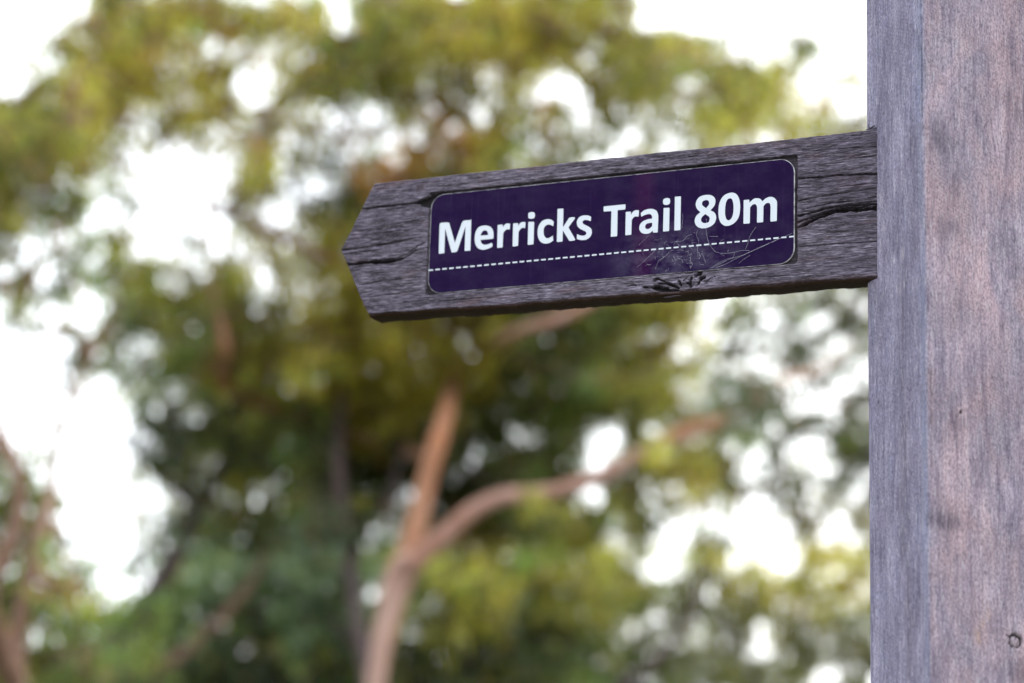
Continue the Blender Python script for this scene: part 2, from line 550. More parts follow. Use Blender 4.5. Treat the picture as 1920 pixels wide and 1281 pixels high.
    attr(me, 'pinkness', pad(np.where(isfront > 0, .25 + .75 * isfront, .22)))
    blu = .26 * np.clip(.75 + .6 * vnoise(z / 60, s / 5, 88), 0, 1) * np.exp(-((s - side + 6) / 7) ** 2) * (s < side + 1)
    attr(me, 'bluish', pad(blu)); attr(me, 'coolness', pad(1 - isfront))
    return me


post = link('post', make_post(), signpost)
capm = bpy.data.meshes.new('post_cap')
cc = [PE, PK, PK + FV * FRONT, PE + FV * FRONT]
cen = (PE + PK) / 2 + FV * FRONT / 2
vs = [tuple(c - Vector((post_root.x, post_root.y, 0)) + Vector((0, 0, 2.515))) for c in cc] + [(cen.x - post_root.x, cen.y - post_root.y, 2.525)]
capm.from_pydata(vs, [], [(0, 1, 4), (1, 2, 4), (2, 3, 4), (3, 0, 4)])
capm.materials.append(M_BOARD)
attr(capm, 'fresh', [0] * 5); attr(capm, 'undershade', [0] * 5); attr(capm, 'pit', [0] * 5)
link('post_top', capm, signpost)

# --- the arrow board
TIP_U, TIP_V, BH, BT, BL = -36.4, 75.4, 145.3, 33.0, 600.0


def make_board():
    nu, nv = 860, 208
    vv = np.linspace(0, 1, nv)
    vb = 0.0; v1 = BH
    left = np.where(vv * BH < TIP_V, TIP_U * (vv * BH) / TIP_V, TIP_U * (BH - vv * BH) / (BH - TIP_V))
    tt = np.linspace(0, 1, nu)
    U = left[:, None] + (BL - left[:, None]) * tt[None, :]
    Vv = np.repeat((vv * BH)[:, None], nu, 1)
    # bottom edge eroded (rises to the left, splintered), top edge slightly wavy
    fall = np.clip(1 - Vv / 12, 0, 1)
    Vv = Vv + fall * (2.2 - .0073 * U + .5 * vnoise(U / 14, U * 0, 3) + .25 * vnoise(U / 2.2, U * 0, 4))
    fall = np.clip(1 - (BH - Vv) / 8, 0, 1)
    Vv = Vv + fall * (.45 * vnoise(U / 22, U * 0, 6) + .25 * vnoise(U / 3, U * 0, 7))
    fl = np.clip(1 - (U - left[:, None]) / 6, 0, 1)
    U = U + fl * (.35 * vnoise(Vv / 3, Vv * 0, 8) + .25 * vnoise(Vv / 1.1, Vv * 0, 9))
    bend = 3.0 * vnoise(U / 130, Vv / 60, 12)
    G = Vv + bend
    d = .20 * vnoise(U / 9, G / .9, 1) + .24 * vnoise(U / 24, G / 1.9, 2) + .32 * vnoise(U / 90, G / 7, 3) + .5 * vnoise(U / 160, G / 40, 4)
    d = d + .35 * np.clip(vnoise(U / 50, G / 1.7, 5) - .45, 0, 1) * 2
    pit = np.zeros_like(d)
    def crack(pts, w, dep, dk=.9, taper=(.15, .15)):
        nonlocal d
        dd, fr = polydist(U, Vv, pts)
        tp = np.minimum(1, np.minimum((fr + .02) / max(taper[0], 1e-3), (1.02 - fr) / max(taper[1], 1e-3)))
        ww = w * np.clip(tp, 0.1, 1) * (1 + .45 * vnoise(U / 5, Vv * 0 + w, 31) + .3 * vnoise(U / 1.5, Vv / 2, 32))
        m = np.clip(1.3 - dd / np.maximum(ww, .12), 0, 1)
        d = np.maximum(d, d * (1 - m) + dep * m * np.clip(tp, .3, 1))
        np.maximum(pit, dk * np.clip(m * 1.3 - .3, 0, 1), out=pit)
    crack([(-16, 118.4), (11.7, 118.7), (32.5, 118.8), (52, 119.4)], .9, 4, .85, (.02, .02))
    crack([(73, 125.5), (93.8, 127.9), (124, 128.4)], .9, 3.5, .9, (.05, .6))
    crack([(-40, 74.8), (-17.6, 75.0), (3.3, 75.9), (19.9, 77.1), (40.5, 79.5), (66, 79.9)], .75, 3, .8, (.01, .4))
    crack([(-33, 69.8), (-10, 70.8), (14, 71.2), (24, 72.6)], .5, 2.2, .6, (.01, .5))
    crack([(-34, 57.9), (-6.3, 58.6), (12.5, 57.6), (29.1, 57.9), (41.4, 60.2), (51.4, 66.1), (66, 68.9)], 1.9, 7, 1.0, (.01, .5))
    crack([(28, 59.5), (44, 64), (56, 72), (66, 75)], .5, 2.0, .6)
    crack([(471, 103.9), (495.7, 102.8), (513.7, 103.3), (551.7, 100.4), (600, 98)], .8, 3.5, .85, (.01, .01))
    crack([(469, 52.5), (479.3, 56.8), (495.7, 63.2), (510.4, 67.1), (529.8, 66.5), (600, 64)], 2.1, 7, 1.0, (.1, .01))
    crack([(470, 58.5), (485, 62.5), (500, 66.6), (518, 69.2), (560, 68.0)], .8, 4, .8, (.01, .3))
    crack([(470, 65.0), (485.8, 67.4), (500.6, 70.5), (518.5, 71.5), (600, 68.5)], .9, 4, .85, (.05, .01))
    crack([(471, 71), (488, 73), (505, 75.5), (530, 75)], .5, 2, .6)
    crack([(471, 80.7), (497.3, 83.1), (523.4, 85.2), (560, 84)], .6, 2.5, .7, (.05, .4))
    crack([(471.1, 33.8), (497.3, 33.9), (545.8, 32.6), (600, 32)], .5, 2.2, .65, (.05, .05))
    crack([(480, 131), (510, 130.2), (560, 128)], .4, 1.5, .5)
    crack([(-18, 34), (20, 36.5), (66, 37.5)], .45, 1.8, .55)
    crack([(-8, 20), (24, 21), (64, 22)], .35, 1.4, .45)
    crack([(-10, 97), (20, 98), (60, 100)], .4, 1.6, .5)
    crack([(-20, 88), (8, 88.6), (30, 89.5)], .35, 1.4, .5)
    crack([(0, 132), (60, 134.5), (130, 135)], .35, 1.2, .45)
    crack([(200, 136), (330, 137.5), (420, 137)], .35, 1.2, .4)
    crack([(60, 8.5), (160, 9.8), (250, 8)], .4, 1.4, .45)
    rnd = random.Random(11)
    for _ in range(240):
        a = rnd.random()
        if a < .35: u0, v0 = rnd.uniform(-30, 60), rnd.uniform(6, 140)
        elif a < .7: u0, v0 = rnd.uniform(470, 545), rnd.uniform(3, 143)
        elif a < .85: u0, v0 = rnd.uniform(40, 480), rnd.uniform(130, 144)
        else: u0, v0 = rnd.uniform(20, 480), rnd.uniform(3, 17)
        L = rnd.uniform(8, 45); sl = rnd.uniform(-.03, .07)
        crack([(u0, v0), (u0 + L * .5, v0 + L * .5 * sl + rnd.uniform(-.4, .4)), (u0 + L, v0 + L * sl)], rnd.uniform(.22, .4), rnd.uniform(.5, 1.4), rnd.uniform(.15, .5), (.3, .3))
    # rotten knot on the lower edge
    for pts, w, dep in (([(320, 13.2), (325.4, 13.6), (334.4, 9.2), (343.3, 4.6), (350, 1.0)], 1.0, 5), ([(321, 11.6), (324, 12.2)], 1.0, 4),
                        ([(325.5, 8.6), (335.3, 7.4), (344.2, 4.0), (349, 1.8)], .9, 5), ([(309, 6.1), (315.8, 5.3), (321.1, 5.4)], .9, 4),
                        ([(318, 5.4), (325, 4.2), (332, 2.0), (341, -.4), (351, -2.6)], 1.9, 7), ([(323, 2.4), (330, .8), (338, -1.6)], 1.2, 5),
                        ([(347.7, 10.3), (351.3, 3.1)], .9, 4), ([(362.4, 12.6), (359.4, 6.2), (361.2, .8)], 1.4, 6), ([(355.7, 6.4), (362, 5.9)], .9, 5),
                        ([(364.8, 12.6), (368, 15.6), (373, 15.4)], 1.9, 7), ([(369.5, 8.4), (376.5, 11.6)], 1.7, 7), ([(353.8, 17.2), (364.3, 17.6), (374, 18)], 1.0, 5),
                        ([(291.9, 8.0), (296.8, 8.9), (300.4, 9.2), (303.2, 7.8)], .6, 3), ([(368, 3), (371, 7)], .7, 3), ([(353, 9), (357, 12)], .6, 3),
                        ([(376, 4), (381, 9), (388, 11)], .45, 1.6)):
        crack(pts, w, dep, 1.0, (.12, .12))
    kn = np.exp(-(((U - 362) / 15) ** 2 + ((Vv - 7) / 9) ** 2))
    d = d + kn * (.9 * vnoise(U / 2.2, Vv / 2.0, 41) + .6 * vnoise(U / 1.1, Vv / 1.1, 42))
    # hollow at the pocket's upper left corner
    hp = [(47, 119.0), (53, 121.6), (60, 123.6), (68, 126.2), (77, 128.2), (90, 128.9), (96, 126), (76, 122), (71.7, 118.9), (67.5, 111.5), (62, 113.6), (57.5, 114.2), (55, 117)]
    hm = inpoly(U + .6 * vnoise(U / 2, Vv / 2, 51), Vv + .6 * vnoise(U / 2, Vv / 2, 52), hp)
    d = np.where(hm, 6.5, d); pit = np.where(hm, np.maximum(pit, .95), pit)
    # routed pocket that holds the plate
    pu0, pu1, pv0, pv1, r = 66.3, 470.9, 17.3, 128.6, 3.0
    qx = np.abs(U - (pu0 + pu1) / 2) - (pu1 - pu0) / 2 + r; qy = np.abs(Vv - (pv0 + pv1) / 2) - (pv1 - pv0) / 2 + r
    sdf = np.hypot(np.maximum(qx, 0), np.maximum(qy, 0)) + np.minimum(np.maximum(qx, qy), 0) - r
    sdf = sdf + .35 * vnoise(U / 7, Vv / 7, 61) + .2 * vnoise(U / 2, Vv / 2, 62)
    pk = np.clip(.5 - sdf / .5, 0, 1)
    d = np.where(pk > 0, np.maximum(d, d * (1 - pk) + 4.2 * pk), d)
    pit = np.maximum(pit, .75 * pk)
    idx = np.arange(nu * nv).reshape(nv, nu)
    F = np.stack([idx[:-1, :-1], idx[:-1, 1:], idx[1:, 1:], idx[1:, :-1]], -1).reshape(-1, 4)
    Vx = np.stack([U, d, Vv], -1).reshape(-1, 3)
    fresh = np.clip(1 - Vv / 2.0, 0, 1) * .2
    fresh = fresh.ravel(); pit = pit.ravel()
    per = np.concatenate([idx[0, :-1], idx[:-1, -1], idx[-1, :0:-1], idx[:0:-1, 0]])
    npz = len(per)
    pu, pd, pv = Vx[per].T
    nb = nu - 1; nr = nv - 1
    seg = np.concatenate([np.zeros(nb), np.ones(nr), np.full(nb, 2), np.full(nr, 3)])
    offv = np.select([seg == 0, seg == 2], [-1, 1], 0.0); offu = np.select([seg == 1, seg == 3], [1, -1], 0.0)
    rings = []; fr = []
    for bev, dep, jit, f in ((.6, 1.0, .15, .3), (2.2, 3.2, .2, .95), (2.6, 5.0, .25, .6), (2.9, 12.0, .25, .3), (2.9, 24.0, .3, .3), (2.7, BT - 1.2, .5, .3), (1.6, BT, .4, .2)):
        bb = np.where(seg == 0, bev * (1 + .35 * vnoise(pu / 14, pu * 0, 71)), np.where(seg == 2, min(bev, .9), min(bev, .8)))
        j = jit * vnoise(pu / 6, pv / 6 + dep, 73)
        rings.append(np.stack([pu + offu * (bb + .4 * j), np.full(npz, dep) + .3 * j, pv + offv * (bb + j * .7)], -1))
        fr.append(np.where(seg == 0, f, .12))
    Vall = np.vstack([Vx] + rings + [np.array([[(BL) / 2, BT, BH / 2]])])
    base = nu * nv
    loops = [per] + [base + k * npz + np.arange(npz) for k in range(len(rings))]
    Fs = [F]
    for a, b in zip(loops[:-1], loops[1:]):
        Fs.append(np.stack([b, np.roll(b, -1), np.roll(a, -1), a], -1))
    last = loops[-1]; cidx = len(Vall) - 1
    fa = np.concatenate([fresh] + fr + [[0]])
    pa = np.concatenate([pit] + [np.full(npz, 0.0)] * len(rings) + [[0]])
    # back: strips between bottom and top perimeter columns
    bot = last[:nu]; top = last[nb + nr:nb + nr + nu][::-1]
    Fs.append(np.stack([bot[1:], bot[:-1], top[:-1], top[1:]], -1))
    Fall = np.concatenate(Fs)
    Vall = Vall / 1000
    me = mesh_np('sign_board', Vall, Fall, [M_BOARD], True)
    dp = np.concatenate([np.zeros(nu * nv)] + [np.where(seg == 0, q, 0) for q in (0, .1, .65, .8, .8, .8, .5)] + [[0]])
    attr(me, 'undershade', dp)  # painted shade, strongest across the underside
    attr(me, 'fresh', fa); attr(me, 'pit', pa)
    return me


BM = inv @ Matrix.Translation(BOARD_O) @ Matrix.Rotation(-PHI, 4, 'Z')
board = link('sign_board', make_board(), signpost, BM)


def splinter(pts, rad):
    V, F = tubes([(np.array(pts) / 1000, np.array(rad) / 1000)], 5)
    me = mesh_np('splinter', V, F, [M_BOARD], False)
    attr(me, 'fresh', [.2] * len(V)); attr(me, 'undershade', [.2] * len(V)); attr(me, 'pit', [.5] * len(V))
    return link('splinter', me, signpost, BM)


splinter([(330, 8, -4.0), (338, 4, -5.4), (345, 2, -5.2), (351, 1, -6.0)], [1.2, .9, .6, .15])
splinter([(541, -1, 146.0), (547, -2.5, 147.2), (551, -2.5, 149.4)], [.3, 1.1, .4])
splinter([(545, -2, 147.0), (544, -3, 151.5)], [.7, .2])

# --- the purple plate
PU0, PU1, PV0, PV1, PR = 67.7, 467.9, 18.2, 126.2, 15.5
PD = 1.5                                                   # how deep the plate's face lies below the board's face


def rrect(u0, u1, v0, v1, r, n=14):
    out = []
    for cx_, cy_, a0 in ((u1 - r, v0 + r, -90), (u1 - r, v1 - r, 0), (u0 + r, v1 - r, 90), (u0 + r, v0 + r, 180)):
        for k in range(n + 1):
            a = R(a0 + 90 * k / n)
            out.append((cx_ + r * math.cos(a), cy_ + r * math.sin(a)))
    return out


def make_plate():
    o = rrect(PU0, PU1, PV0, PV1, PR)
    i_ = rrect(PU0 + .75, PU1 - .75, PV0 + .55, PV1 - .55, PR - .6)
    n_ = len(o)
    V = [(x / 1000, PD / 1000, y / 1000) for x, y in i_] + [(x / 1000, (PD + .45) / 1000, y / 1000) for x, y in o] + [(x / 1000, (PD + 2.2) / 1000, y / 1000) for x, y in o]
    Fc = [tuple(range(n_))]
    mi = [0]
    for k in range(n_):
        k2 = (k + 1) % n_
        Fc += [(n_ + k, n_ + k2, k2, k), (2 * n_ + k, 2 * n_ + k2, n_ + k2, n_ + k)]; mi += [1, 1]
    Fc.append(tuple(range(3 * n_ - 1, 2 * n_ - 1, -1))); mi.append(1)
    me = bpy.data.meshes.new('name_plate')
    me.from_pydata(V, [], Fc)
    me.materials.append(M_PLATE); me.materials.append(M_EDGE)
    me.polygons.foreach_set('material_index', mi)
    return me


pm = make_plate()
plate = link('name_plate', pm, signpost, BM)
GLYPHS = [
    ('M', '1583,1239;1585,1230;1591,1225;1600,1223;1696,1223;1705,1225;1711,1230;1713,1238;1712,1742;1712,1749;1714,1749;1717,1742;1876,1242;1880,1237;1883,1231;1887,1226;1898,1223;1916,1222;1941,1223;1966,1225;1986,1227;1998,1230;2005,1235;2010,1239;2016,1244;2178,1753;2181,1760;2182,1759;2183,1752;2183,1245;2185,1236;2190,1231;2199,1229;2300,1228;2309,1229;2315,1234;2316,1243;2315,1401;2314,1585;2313,1750;2311,1867;2309,1916;2307,1917;2302,1899;2291,1888;2270,1891;2242,1893;2213,1895;2188,1895;2170,1895;2156,1894;2144,1891;2132,1887;2121,1879;2112,1869;2104,1859;2095,1848;1954,1443;1951,1437;1947,1438;1944,1444;1912,1542;1873,1661;1837,1768;1811,1845;1797,1882;1792,1888;1790,1882;1784,1880;1776,1884;1768,1887;1756,1889;1739,1891;1713,1893;1679,1894;1646,1895;1620,1894;1605,1892;1595,1888;1589,1883;1584,1876;1581,1865;1579,1852;1578,1837;1577,1823'),
    ('e', '2810,1439;2761,1437;2692,1437;2616,1438;2543,1438;2547,1425;2549,1412;2553,1399;2558,1387;2564,1375;2573,1363;2582,1352;2593,1343;2605,1336;2619,1331;2634,1326;2650,1324;2666,1323;2684,1324;2702,1326;2721,1329;2739,1334;2758,1340;2777,1347;2796,1353;2802,1349;2808,1345;2813,1341;2817,1335;2819,1327;2820,1316;2821,1306;2820,1296;2822,1289;2823,1283;2822,1277;2814,1270;2798,1261;2776,1251;2751,1241;2724,1233;2696,1227;2664,1222;2632,1219;2602,1220;2575,1224;2548,1232;2522,1243;2499,1257;2478,1276;2459,1298;2443,1323;2429,1350;2419,1379;2413,1411;2408,1444;2406,1477;2406,1511;2408,1546;2413,1580;2420,1611;2429,1638;2442,1663;2456,1685;2472,1703;2490,1716;2509,1726;2530,1734;2553,1739;2579,1742;2608,1743;2637,1742;2665,1738;2693,1731;2721,1721;2746,1709;2769,1695;2786,1677;2801,1657;2813,1635;2822,1613;2829,1589;2834,1562;2836,1537;2838,1516;2839,1499;2840,1485;2838,1473;2836,1463;2837,1454;2840,1448;2834,1443|2540,1531;2544,1546;2548,1561;2553,1576;2558,1589;2566,1600;2574,1611;2583,1620;2593,1627;2603,1632;2615,1636;2627,1637;2638,1636;2650,1634;2663,1629;2675,1622;2685,1614;2693,1603;2699,1591;2703,1578;2707,1566;2710,1556;2711,1546;2712,1538;2713,1529'),
    ('r', '2929,1245;2931,1236;2936,1231;2945,1230;3039,1232;3048,1233;3053,1239;3055,1247;3057,1529;3063,1541;3068,1553;3075,1565;3082,1575;3092,1585;3104,1594;3116,1602;3127,1607;3137,1611;3148,1613;3158,1613;3167,1612;3176,1610;3184,1607;3192,1603;3200,1600;3203,1630;3206,1662;3209,1691;3209,1712;3208,1723;3205,1727;3201,1728;3194,1730;3183,1733;3170,1737;3156,1739;3143,1739;3130,1738;3117,1735;3105,1730;3093,1723;3080,1712;3068,1699;3056,1684;3044,1670;3039,1710;3036,1718;3030,1723;3021,1725;2941,1726;2932,1725;2927,1720;2925,1711'),
    ('r', '3280,1246;3282,1238;3287,1233;3296,1231;3389,1233;3397,1235;3403,1240;3405,1249;3407,1530;3413,1542;3419,1554;3425,1565;3433,1576;3443,1585;3454,1595;3466,1602;3477,1608;3487,1612;3498,1613;3508,1614;3517,1613;3526,1611;3534,1608;3542,1604;3550,1601;3553,1631;3556,1662;3558,1691;3559,1713;3558,1724;3555,1728;3550,1729;3543,1730;3533,1734;3520,1737;3506,1739;3493,1740;3480,1738;3468,1735;3455,1731;3443,1723;3431,1713;3419,1699;3407,1684;3394,1670;3389,1710;3387,1719;3381,1724;3371,1726;3293,1727;3284,1725;3278,1720;3277,1712'),
    ('i', '3622,1253;3624,1244;3629,1239;3638,1237;3737,1236;3745,1237;3751,1242;3753,1251;3753,1706;3752,1715;3746,1720;3737,1722;3638,1728;3629,1727;3624,1722;3622,1713|3613,1862;3612,1877;3613,1892;3616,1907;3623,1918;3634,1926;3648,1931;3665,1934;3681,1935;3698,1934;3716,1932;3733,1927;3746,1919;3755,1907;3761,1893;3764,1877;3765,1862;3766,1848;3765,1834;3761,1821;3755,1810;3745,1802;3731,1796;3716,1793;3700,1791;3682,1792;3662,1795;3644,1800;3629,1807;3621,1818;3616,1832;3614,1847'),
    ('c', '4186,1586;4173,1593;4161,1600;4148,1607;4135,1613;4122,1619;4108,1624;4095,1628;4080,1630;4064,1630;4047,1627;4030,1622;4016,1614;4003,1603;3993,1589;3984,1573;3977,1556;3973,1536;3972,1514;3972,1492;3973,1471;3975,1450;3979,1430;3984,1410;3992,1393;4003,1376;4017,1361;4033,1348;4049,1340;4065,1337;4083,1339;4101,1343;4118,1348;4134,1355;4150,1365;4166,1375;4182,1385;4196,1280;4180,1270;4165,1260;4150,1251;4131,1243;4109,1236;4084,1230;4058,1226;4032,1226;4006,1230;3980,1237;3954,1247;3931,1260;3911,1277;3893,1298;3877,1322;3864,1347;3853,1376;3845,1407;3840,1440;3837,1473;3837,1509;3840,1546;3846,1582;3856,1615;3869,1644;3886,1670;3906,1694;3928,1713;3953,1728;3980,1738;4009,1745;4037,1749;4063,1748;4090,1743;4115,1736;4137,1727;4154,1717;4168,1705;4181,1691;4194,1679'),
    ('k', '4275,1253;4277,1244;4282,1239;4291,1238;4388,1239;4397,1241;4402,1246;4404,1255;4402,1459;4403,1466;4406,1467;4411,1461;4537,1264;4541,1256;4545,1249;4550,1242;4562,1238;4583,1236;4612,1235;4640,1236;4661,1238;4672,1242;4678,1246;4681,1251;4682,1257;4681,1264;4678,1270;4673,1278;4669,1285;4533,1516;4529,1525;4529,1533;4534,1541;4661,1700;4663,1706;4664,1712;4665,1718;4665,1723;4663,1727;4661,1730;4657,1732;4647,1735;4630,1736;4606,1738;4582,1738;4563,1738;4552,1736;4545,1734;4540,1731;4534,1728;4414,1557;4409,1552;4406,1553;4405,1561;4403,1928;4402,1936;4396,1942;4387,1944;4288,1947;4279,1946;4274,1941;4272,1933'),
    ('s', '5016,1617;5002,1623;4988,1630;4974,1636;4960,1641;4945,1646;4930,1649;4915,1652;4901,1653;4887,1653;4874,1650;4862,1647;4852,1642;4845,1635;4840,1628;4837,1619;4836,1610;4838,1601;4842,1591;4848,1581;4859,1570;4874,1559;4893,1548;4914,1537;4934,1525;4952,1515;4971,1504;4988,1493;5003,1481;5016,1469;5027,1456;5036,1442;5042,1426;5046,1407;5048,1387;5048,1366;5044,1346;5037,1325;5027,1305;5014,1286;4999,1270;4980,1256;4958,1245;4935,1236;4911,1230;4888,1227;4863,1227;4838,1229;4813,1232;4790,1239;4766,1247;4743,1257;4720,1266;4719,1367;4737,1359;4755,1350;4773,1342;4791,1335;4809,1330;4827,1326;4844,1324;4860,1322;4874,1323;4888,1325;4899,1329;4909,1334;4917,1341;4923,1350;4927,1360;4928,1370;4926,1380;4921,1390;4914,1400;4902,1410;4885,1421;4863,1432;4839,1444;4817,1456;4798,1468;4779,1481;4762,1494;4747,1509;4735,1526;4725,1545;4718,1564;4713,1584;4710,1603;4710,1624;4713,1644;4718,1664;4727,1682;4740,1700;4754,1717;4771,1730;4790,1739;4813,1745;4836,1750;4859,1752;4881,1753;4904,1751;4926,1748;4948,1744;4968,1737;4987,1729;5005,1720;5024,1711'),
    ('T', '5468,1259;5470,1250;5475,1245;5483,1244;5591,1244;5600,1246;5605,1251;5607,1259;5604,1778;5605,1787;5611,1792;5619,1794;5757,1795;5766,1797;5771,1802;5773,1810;5776,1888;5774,1897;5769,1902;5761,1903;5312,1902;5304,1900;5298,1895;5297,1887;5296,1809;5297,1801;5302,1796;5311,1794;5455,1789;5463,1788;5469,1782;5470,1774'),
    ('r', '5785,1262;5787,1254;5792,1249;5800,1247;5900,1248;5908,1250;5914,1255;5915,1263;5917,1557;5925,1569;5933,1580;5941,1592;5950,1601;5959,1609;5969,1617;5980,1622;5993,1625;6009,1625;6027,1623;6046,1619;6064,1616;6067,1648;6069,1682;6071,1713;6071,1735;6069,1746;6066,1749;6061,1749;6053,1749;6042,1752;6029,1754;6014,1755;6000,1754;5987,1752;5973,1748;5960,1742;5947,1733;5935,1720;5923,1705;5911,1688;5899,1672;5897,1723;5894,1731;5889,1736;5880,1738;5800,1741;5791,1740;5786,1735;5784,1727'),
    ('a', '6485,1258;6483,1250;6477,1245;6469,1244;6400,1248;6391,1250;6385,1256;6382,1264;6376,1293;6362,1281;6348,1269;6334,1258;6317,1249;6298,1243;6276,1239;6254,1236;6231,1237;6209,1240;6186,1246;6164,1254;6144,1265;6127,1279;6112,1296;6099,1315;6090,1335;6085,1358;6085,1382;6087,1406;6093,1429;6102,1448;6115,1467;6131,1484;6149,1498;6170,1511;6194,1521;6219,1529;6245,1536;6272,1541;6301,1543;6331,1544;6360,1546;6360,1558;6360,1569;6359,1580;6357,1591;6354,1602;6349,1614;6343,1624;6334,1633;6324,1640;6311,1646;6297,1650;6281,1652;6264,1651;6244,1648;6224,1644;6205,1638;6185,1632;6165,1624;6146,1615;6126,1607;6111,1680;6126,1693;6141,1707;6156,1719;6174,1730;6196,1739;6220,1746;6245,1751;6270,1754;6294,1755;6319,1755;6343,1753;6366,1748;6389,1740;6411,1730;6431,1718;6448,1704;6461,1688;6471,1668;6479,1648;6485,1626;6489,1608;6492,1592;6492,1570;6492,1532;6492,1473;6489,1399;6487,1320|6362,1458;6342,1458;6322,1459;6302,1459;6285,1458;6269,1455;6255,1452;6243,1446;6232,1439;6224,1429;6217,1416;6213,1402;6211,1390;6212,1378;6216,1366;6222,1355;6229,1346;6239,1340;6252,1336;6265,1334;6277,1334;6290,1336;6302,1341;6314,1347;6325,1353;6335,1361;6345,1370;6354,1380;6363,1390'),
    ('i', '6600,1267;6601,1259;6606,1253;6615,1252;6715,1251;6723,1253;6729,1258;6730,1266;6732,1726;6730,1734;6725,1740;6717,1742;6618,1745;6610,1744;6604,1739;6603,1731|6589,1873;6589,1888;6591,1903;6595,1917;6603,1928;6614,1936;6628,1942;6644,1946;6660,1948;6676,1948;6693,1946;6709,1942;6722,1935;6731,1926;6737,1914;6740,1901;6742,1887;6742,1871;6740,1853;6736,1836;6729,1823;6717,1814;6703,1808;6687,1804;6672,1803;6655,1804;6638,1807;6622,1812;6609,1820;6600,1831;6594,1844;6591,1859'),
    ('l', '6842,1265;6844,1257;6849,1252;6858,1250;6957,1251;6966,1252;6971,1257;6972,1265;6972,1940;6971,1948;6966,1954;6957,1956;6858,1959;6850,1957;6844,1953;6843,1944'),
    ('8', '7604,1603;7624,1592;7644,1581;7663,1570;7679,1557;7693,1543;7704,1528;7713,1511;7720,1494;7725,1476;7728,1457;7728,1436;7726,1415;7721,1392;7713,1367;7702,1342;7687,1321;7668,1302;7646,1286;7620,1272;7593,1261;7563,1252;7529,1245;7495,1241;7464,1241;7434,1244;7404,1251;7377,1261;7353,1273;7332,1288;7314,1306;7299,1327;7287,1348;7279,1369;7275,1392;7274,1415;7276,1437;7280,1458;7287,1479;7297,1499;7310,1518;7327,1535;7349,1552;7372,1568;7394,1584;7377,1600;7359,1615;7343,1632;7328,1649;7316,1668;7305,1688;7297,1709;7292,1732;7291,1755;7292,1781;7297,1806;7306,1829;7318,1851;7334,1872;7353,1891;7375,1906;7399,1917;7427,1925;7456,1930;7485,1932;7515,1933;7547,1931;7578,1926;7605,1919;7630,1908;7652,1894;7671,1878;7686,1861;7697,1843;7704,1823;7708,1802;7709,1780;7707,1757;7702,1732;7694,1708;7683,1684;7667,1663;7647,1643;7625,1623|7510,1657;7494,1669;7477,1682;7461,1695;7448,1707;7438,1719;7431,1730;7427,1741;7425,1753;7425,1767;7428,1781;7433,1795;7441,1806;7455,1814;7472,1821;7490,1825;7506,1827;7521,1826;7534,1823;7546,1817;7557,1810;7565,1799;7571,1786;7575,1772;7577,1759;7577,1747;7575,1735;7570,1723;7563,1711;7552,1698;7539,1684;7524,1670|7495,1535;7478,1522;7460,1508;7444,1495;7431,1482;7421,1470;7414,1459;7410,1447;7408,1435;7409,1420;7412,1403;7418,1387;7427,1374;7439,1364;7454,1356;7470,1350;7487,1347;7506,1345;7527,1346;7546,1350;7562,1357;7574,1368;7582,1384;7588,1402;7591,1418;7592,1432;7590,1445;7585,1459;7576,1473;7560,1488;7539,1504;7517,1519'),
    ('0', '7774,1558;7775,1600;7778,1646;7783,1692;7792,1733;7806,1771;7823,1806;7843,1837;7865,1864;7890,1885;7918,1901;7946,1913;7974,1922;8002,1928;8030,1930;8058,1929;8083,1923;8107,1914;8130,1901;8150,1885;8168,1864;8184,1839;8198,1809;8210,1777;8219,1741;8225,1702;8229,1660;8231,1616;8230,1574;8227,1531;8222,1488;8214,1447;8202,1410;8186,1377;8166,1348;8143,1322;8119,1300;8093,1282;8066,1268;8038,1257;8011,1250;7985,1246;7959,1246;7935,1249;7911,1256;7889,1266;7868,1281;7848,1298;7831,1317;7817,1339;7806,1363;7796,1390;7789,1419;7782,1450;7778,1484;7775,1520|7913,1555;7914,1588;7916,1628;7920,1667;7925,1701;7932,1729;7940,1753;7950,1774;7961,1791;7973,1803;7987,1810;8002,1814;8015,1815;8027,1813;8039,1808;8050,1799;8060,1786;8068,1768;8075,1746;8081,1721;8086,1695;8089,1669;8091,1642;8092,1614;8092,1587;8091,1559;8090,1532;8087,1505;8083,1480;8077,1456;8069,1433;8060,1412;8049,1395;8036,1380;8020,1368;8004,1360;7990,1356;7977,1359;7965,1366;7954,1377;7945,1390;7937,1406;7930,1424;7924,1445;7919,1466;7916,1486;7914,1506;7913,1528'),
